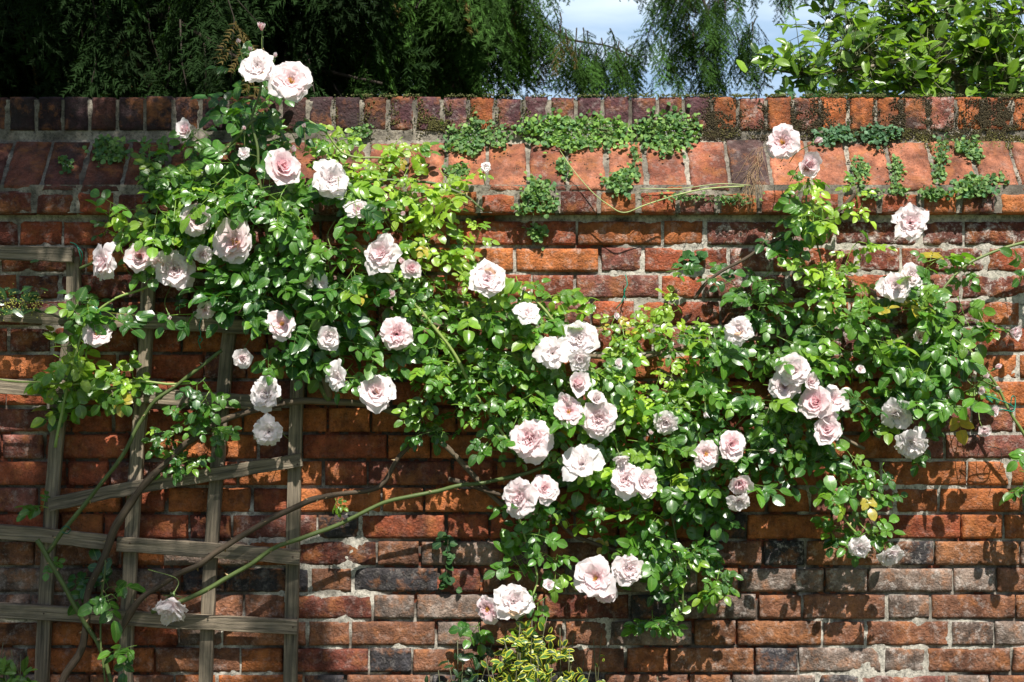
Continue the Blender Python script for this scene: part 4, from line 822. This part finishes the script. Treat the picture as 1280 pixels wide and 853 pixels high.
# the two boughs that reach out over the wall above the picture; the shade on the left of the wall is theirs
def shade_pt(px, py, z): # the point at height z on the sun ray through that place on the wall
    q = P(px, py, .02); k = (z - q[2]) / sdir.z; return q + np.array(sdir) * k
def bough(path, z, dens, size=.26, drop=.28):
    pp = [(-2.3, 3.4, z + .3), (-2.0, 1.6, z + .5)] + [tuple(shade_pt(a, b, z) + (0, 0, .1)) for a, b in path]; return (pp, dens * 1.5, .05, drop, size * 1.15, True)
limA += [bough([(-250, 140), (20, 145), (235, 145)], 3.6, 2.6, .19, .14), bough([(-200, 700), (60, 705), (260, 720)], 4.2, .5), bough([(-200, 800), (150, 790), (400, 780)], 4.3, .55)]
conifer('dense dark conifer filling the sky behind the left half of the wall', -2.3, 3.4, limA, G2)
limB = []
yB = 3.9
def PB(px, py, y=yB): return tuple(P(px, py, y))
tb = P(585, 426, yB)[0]
for px, py, y in ((300, -60, 3.2), (380, -30, 4.2), (450, -70, 3.3), (500, -20, 4.4), (520, 10, 3.2), (430, 20, 3.6), (610, -50, 3.4), (600, -20, 4.0), (620, -90, 3.6), (560, -60, 3.0), (350, -120, 3.6), (480, -140, 3.4), (600, -150, 4.3), (540, -170, 3.6), (560, -10, 4.6), (480, 30, 4.2), (250, 0, 3.8), (330, 10, 4.4), (400, 40, 3.2)):
    e = P(px, py, y); limB.append(([(tb, yB, e[2] + .2), ((tb + e[0]) / 2, (yB + y) / 2, e[2] + .22), tuple(e)], .95, .25, .7, .36, True))
limB.append(([PB(590, -10), PB(650, 5), PB(700, 45), PB(760, 58), PB(795, 72)], 4.6, .1, .25, .2, False))
limB.append(([PB(590, -150), PB(700, -130), PB(820, -80), PB(870, -20), PB(888, 40)], 1.6, .05, .14, .18, False))
limB.append(([PB(872, -20), PB(885, 20), PB(890, 55)], 9, .1, .26, .21, False))
limB.append(([PB(840, -60), PB(900, -50), PB(970, -40), PB(1025, -25)], 3.2, .05, .15, .18, False))
limB.append(([PB(640, -100), PB(650, -30), PB(670, 20)], 4, .15, .35, .22, False))
conifer('drooping conifer whose hanging sprays show against the sky above mid wall', tb, yB, limB, G1, .15)

# broadleaf tree on the right, just behind the wall
yT = 1.2
bt = P(1200, 426, yT); bt[2] = 0
tree = thing('broadleaf_tree', bt, 'glossy broadleaf tree with bright oval leaves rising behind the right end of the wall', 'tree')
tm = MB(); BK = (.24, .2, .15)
def TPn(px, py, y=yT): return P(px, py, y)
tube(tm, spline([bt + (.06, 0, -.05), bt + (.05, .02, 1.2), TPn(1203, 135), TPn(1192, 95), TPn(1182, 60), TPn(1168, 38)], 6), np.linspace(.03, .013, 31), BK, 8, .05); tm.build('trunk', M['bark'], tree)
bm_ = MB(); brs = [[(1168, 38, 0), (1150, 10, .05), (1148, -60, .1)], [(1192, 95, 0), (1170, 76, -.1), (1120, 78, -.2), (1060, 88, -.25), (1000, 92, -.25), (955, 84, -.25)], [(1195, 92, 0), (1225, 70, -.1), (1270, 75, -.15), (1320, 60, -.1)], [(1180, 60, 0), (1130, 40, .1), (1070, 40, .1), (1030, 30, .05)],
      [(1170, 40, 0), (1200, 0, .1), (1260, -40, .1)], [(1150, 10, .05), (1090, -20, .1), (1030, -40, 0)], [(1225, 70, -.1), (1250, 30, -.2), (1290, 10, -.2)], [(1160, 76, -.1), (1150, 100, -.15), (1130, 112, -.2)], [(1240, 72, -.1), (1250, 100, -.2), (1270, 110, -.2)], [(1010, 92, -.25), (985, 78, -.3), (965, 70, -.3)], [(1100, 79, -.2), (1080, 60, -.2), (1050, 55, -.2)],
      [(1148, -30, .1), (1100, -80, .3), (1050, -130, .3)], [(1260, -40, .1), (1330, -60, .2), (1400, -60, .3)], [(1320, 60, -.1), (1390, 40, 0), (1440, 30, .1)], [(1148, -60, .1), (1180, -140, .2), (1230, -200, .3)], [(1130, 40, .1), (1100, 70, .4), (1060, 100, .5)], [(1200, 0, .1), (1220, 50, .5), (1240, 100, .6)]]
O, Dd, N, Ln, W_, C = [], [], [], [], [], []
for b in brs:
    p = spline([TPn(a, c_, yT + d_) for a, c_, d_ in b], 7); tube(bm_, p, np.linspace(.009, .003, len(p)), BK, 6)
    for i in range(len(p)):
        px = to_px(p[i])[0]; sparse = px < 1000
        for _ in range(2 if sparse else 8):
            q = p[i] + rng.normal(0, .018 if sparse else .062, 3); d = np.array((rng.normal(0, 1), rng.normal(-.4, .6), rng.normal(0, .7))); dn_ = norm(d)
            if not sparse: tube(bm_, [p[i], q], [.0022, .0012], (.12, .13, .06), 3)
            qx, qy = to_px(q)
            if q[1] < yT + .06 and abs(qx - (1168 + (qy - 38) * .42)) < 15 and 25 < qy < 125 and rng.uniform() < .9: continue
            O.append(q); Dd.append(dn_); N.append(np.array((0, -.45, .8)) + rng.normal(0, .35, 3)); l_ = rng.uniform(.036, .07); Ln.append(l_); W_.append(l_ * .55)
            k = rng.uniform() ** 1.1; C.append((np.array((.02, .062, .012)) * (1 - k) + np.array((.22, .38, .03)) * k) * rng.uniform(.8, 1.2))
bm_.build('branches', M['bark'], tree)
m = MB(); blades(m, O, Dd, N, Ln, W_, C, curl=.15, fold=.35); m.build('crown', M['tree_leaf'], tree)

# far bushes seen over the wall
def far_tree(x, y, rx, rz, zc, n, label, c, ls=.14):
    t = thing('distant_tree', (x, y, 0), label, 'tree'); tm = MB(); tube(tm, [(x, y, -.1), (x, y, zc * .6), (x + .1, y, zc)], [rx * .1, rx * .08, rx * .04], (.09, .07, .05), 8)
    for _ in range(14):
        a = rng.normal(0, 1, 3) * (rx * .45, rx * .4, rz * .45); tube(tm, [(x, y, zc * .55), tuple(np.array((x, y, zc)) + a)], [rx * .03, rx * .01], (.09, .07, .05), 5)
    tm.build('trunk', M['bark'], t); O, Dd, N, Ln, W_, C = [], [], [], [], [], []
    cl = rng.normal(0, 1, (int(n / 40), 3)); cl = cl / np.linalg.norm(cl, axis=1, keepdims=True) * rng.uniform(.5, 1, (len(cl), 1)) * (rx, rx * .8, rz) + (x, y, zc)
    for i in range(n):
        q = cl[rng.integers(len(cl))] + rng.normal(0, rx * .13, 3); O.append(q); Dd.append(rng.normal(0, 1, 3)); N.append(rng.normal(0, .6, 3) + (0, -.4, .8)); Ln.append(ls * rng.uniform(.7, 1.3)); W_.append(ls * .6); C.append(np.array(c) * rng.uniform(.5, 1.6))
    m = MB(); blades(m, O, Dd, N, Ln, W_, C, rows=2); m.build('crown', M['tree_leaf'], t)
far_tree(P(1110, 0, 9)[0], 9, 1.1, 1.2, 2.6, 4200, 'dark rounded tree far behind, left of the broadleaf tree trunk', (.03, .085, .02))
far_tree(P(1010, 0, 16)[0], 16, 1.1, 1.0, 4.0, 2600, 'small blue green tree in the distance beyond the gap of sky', (.05, .11, .05), .16)
far_tree(P(870, 0, 30)[0], 30, 2.8, .7, 4.0, 2600, 'low distant tree just topping the wall in the gap of sky', (.04, .09, .03), .28)
far_tree(P(1290, 0, 8)[0], 8, 1.6, 2.0, 3.0, 5200, 'dark tree deep behind the broadleaf tree at the right edge', (.02, .06, .016))
for o in list(bpy.data.objects):
    if '_o' in o: del o['_o']
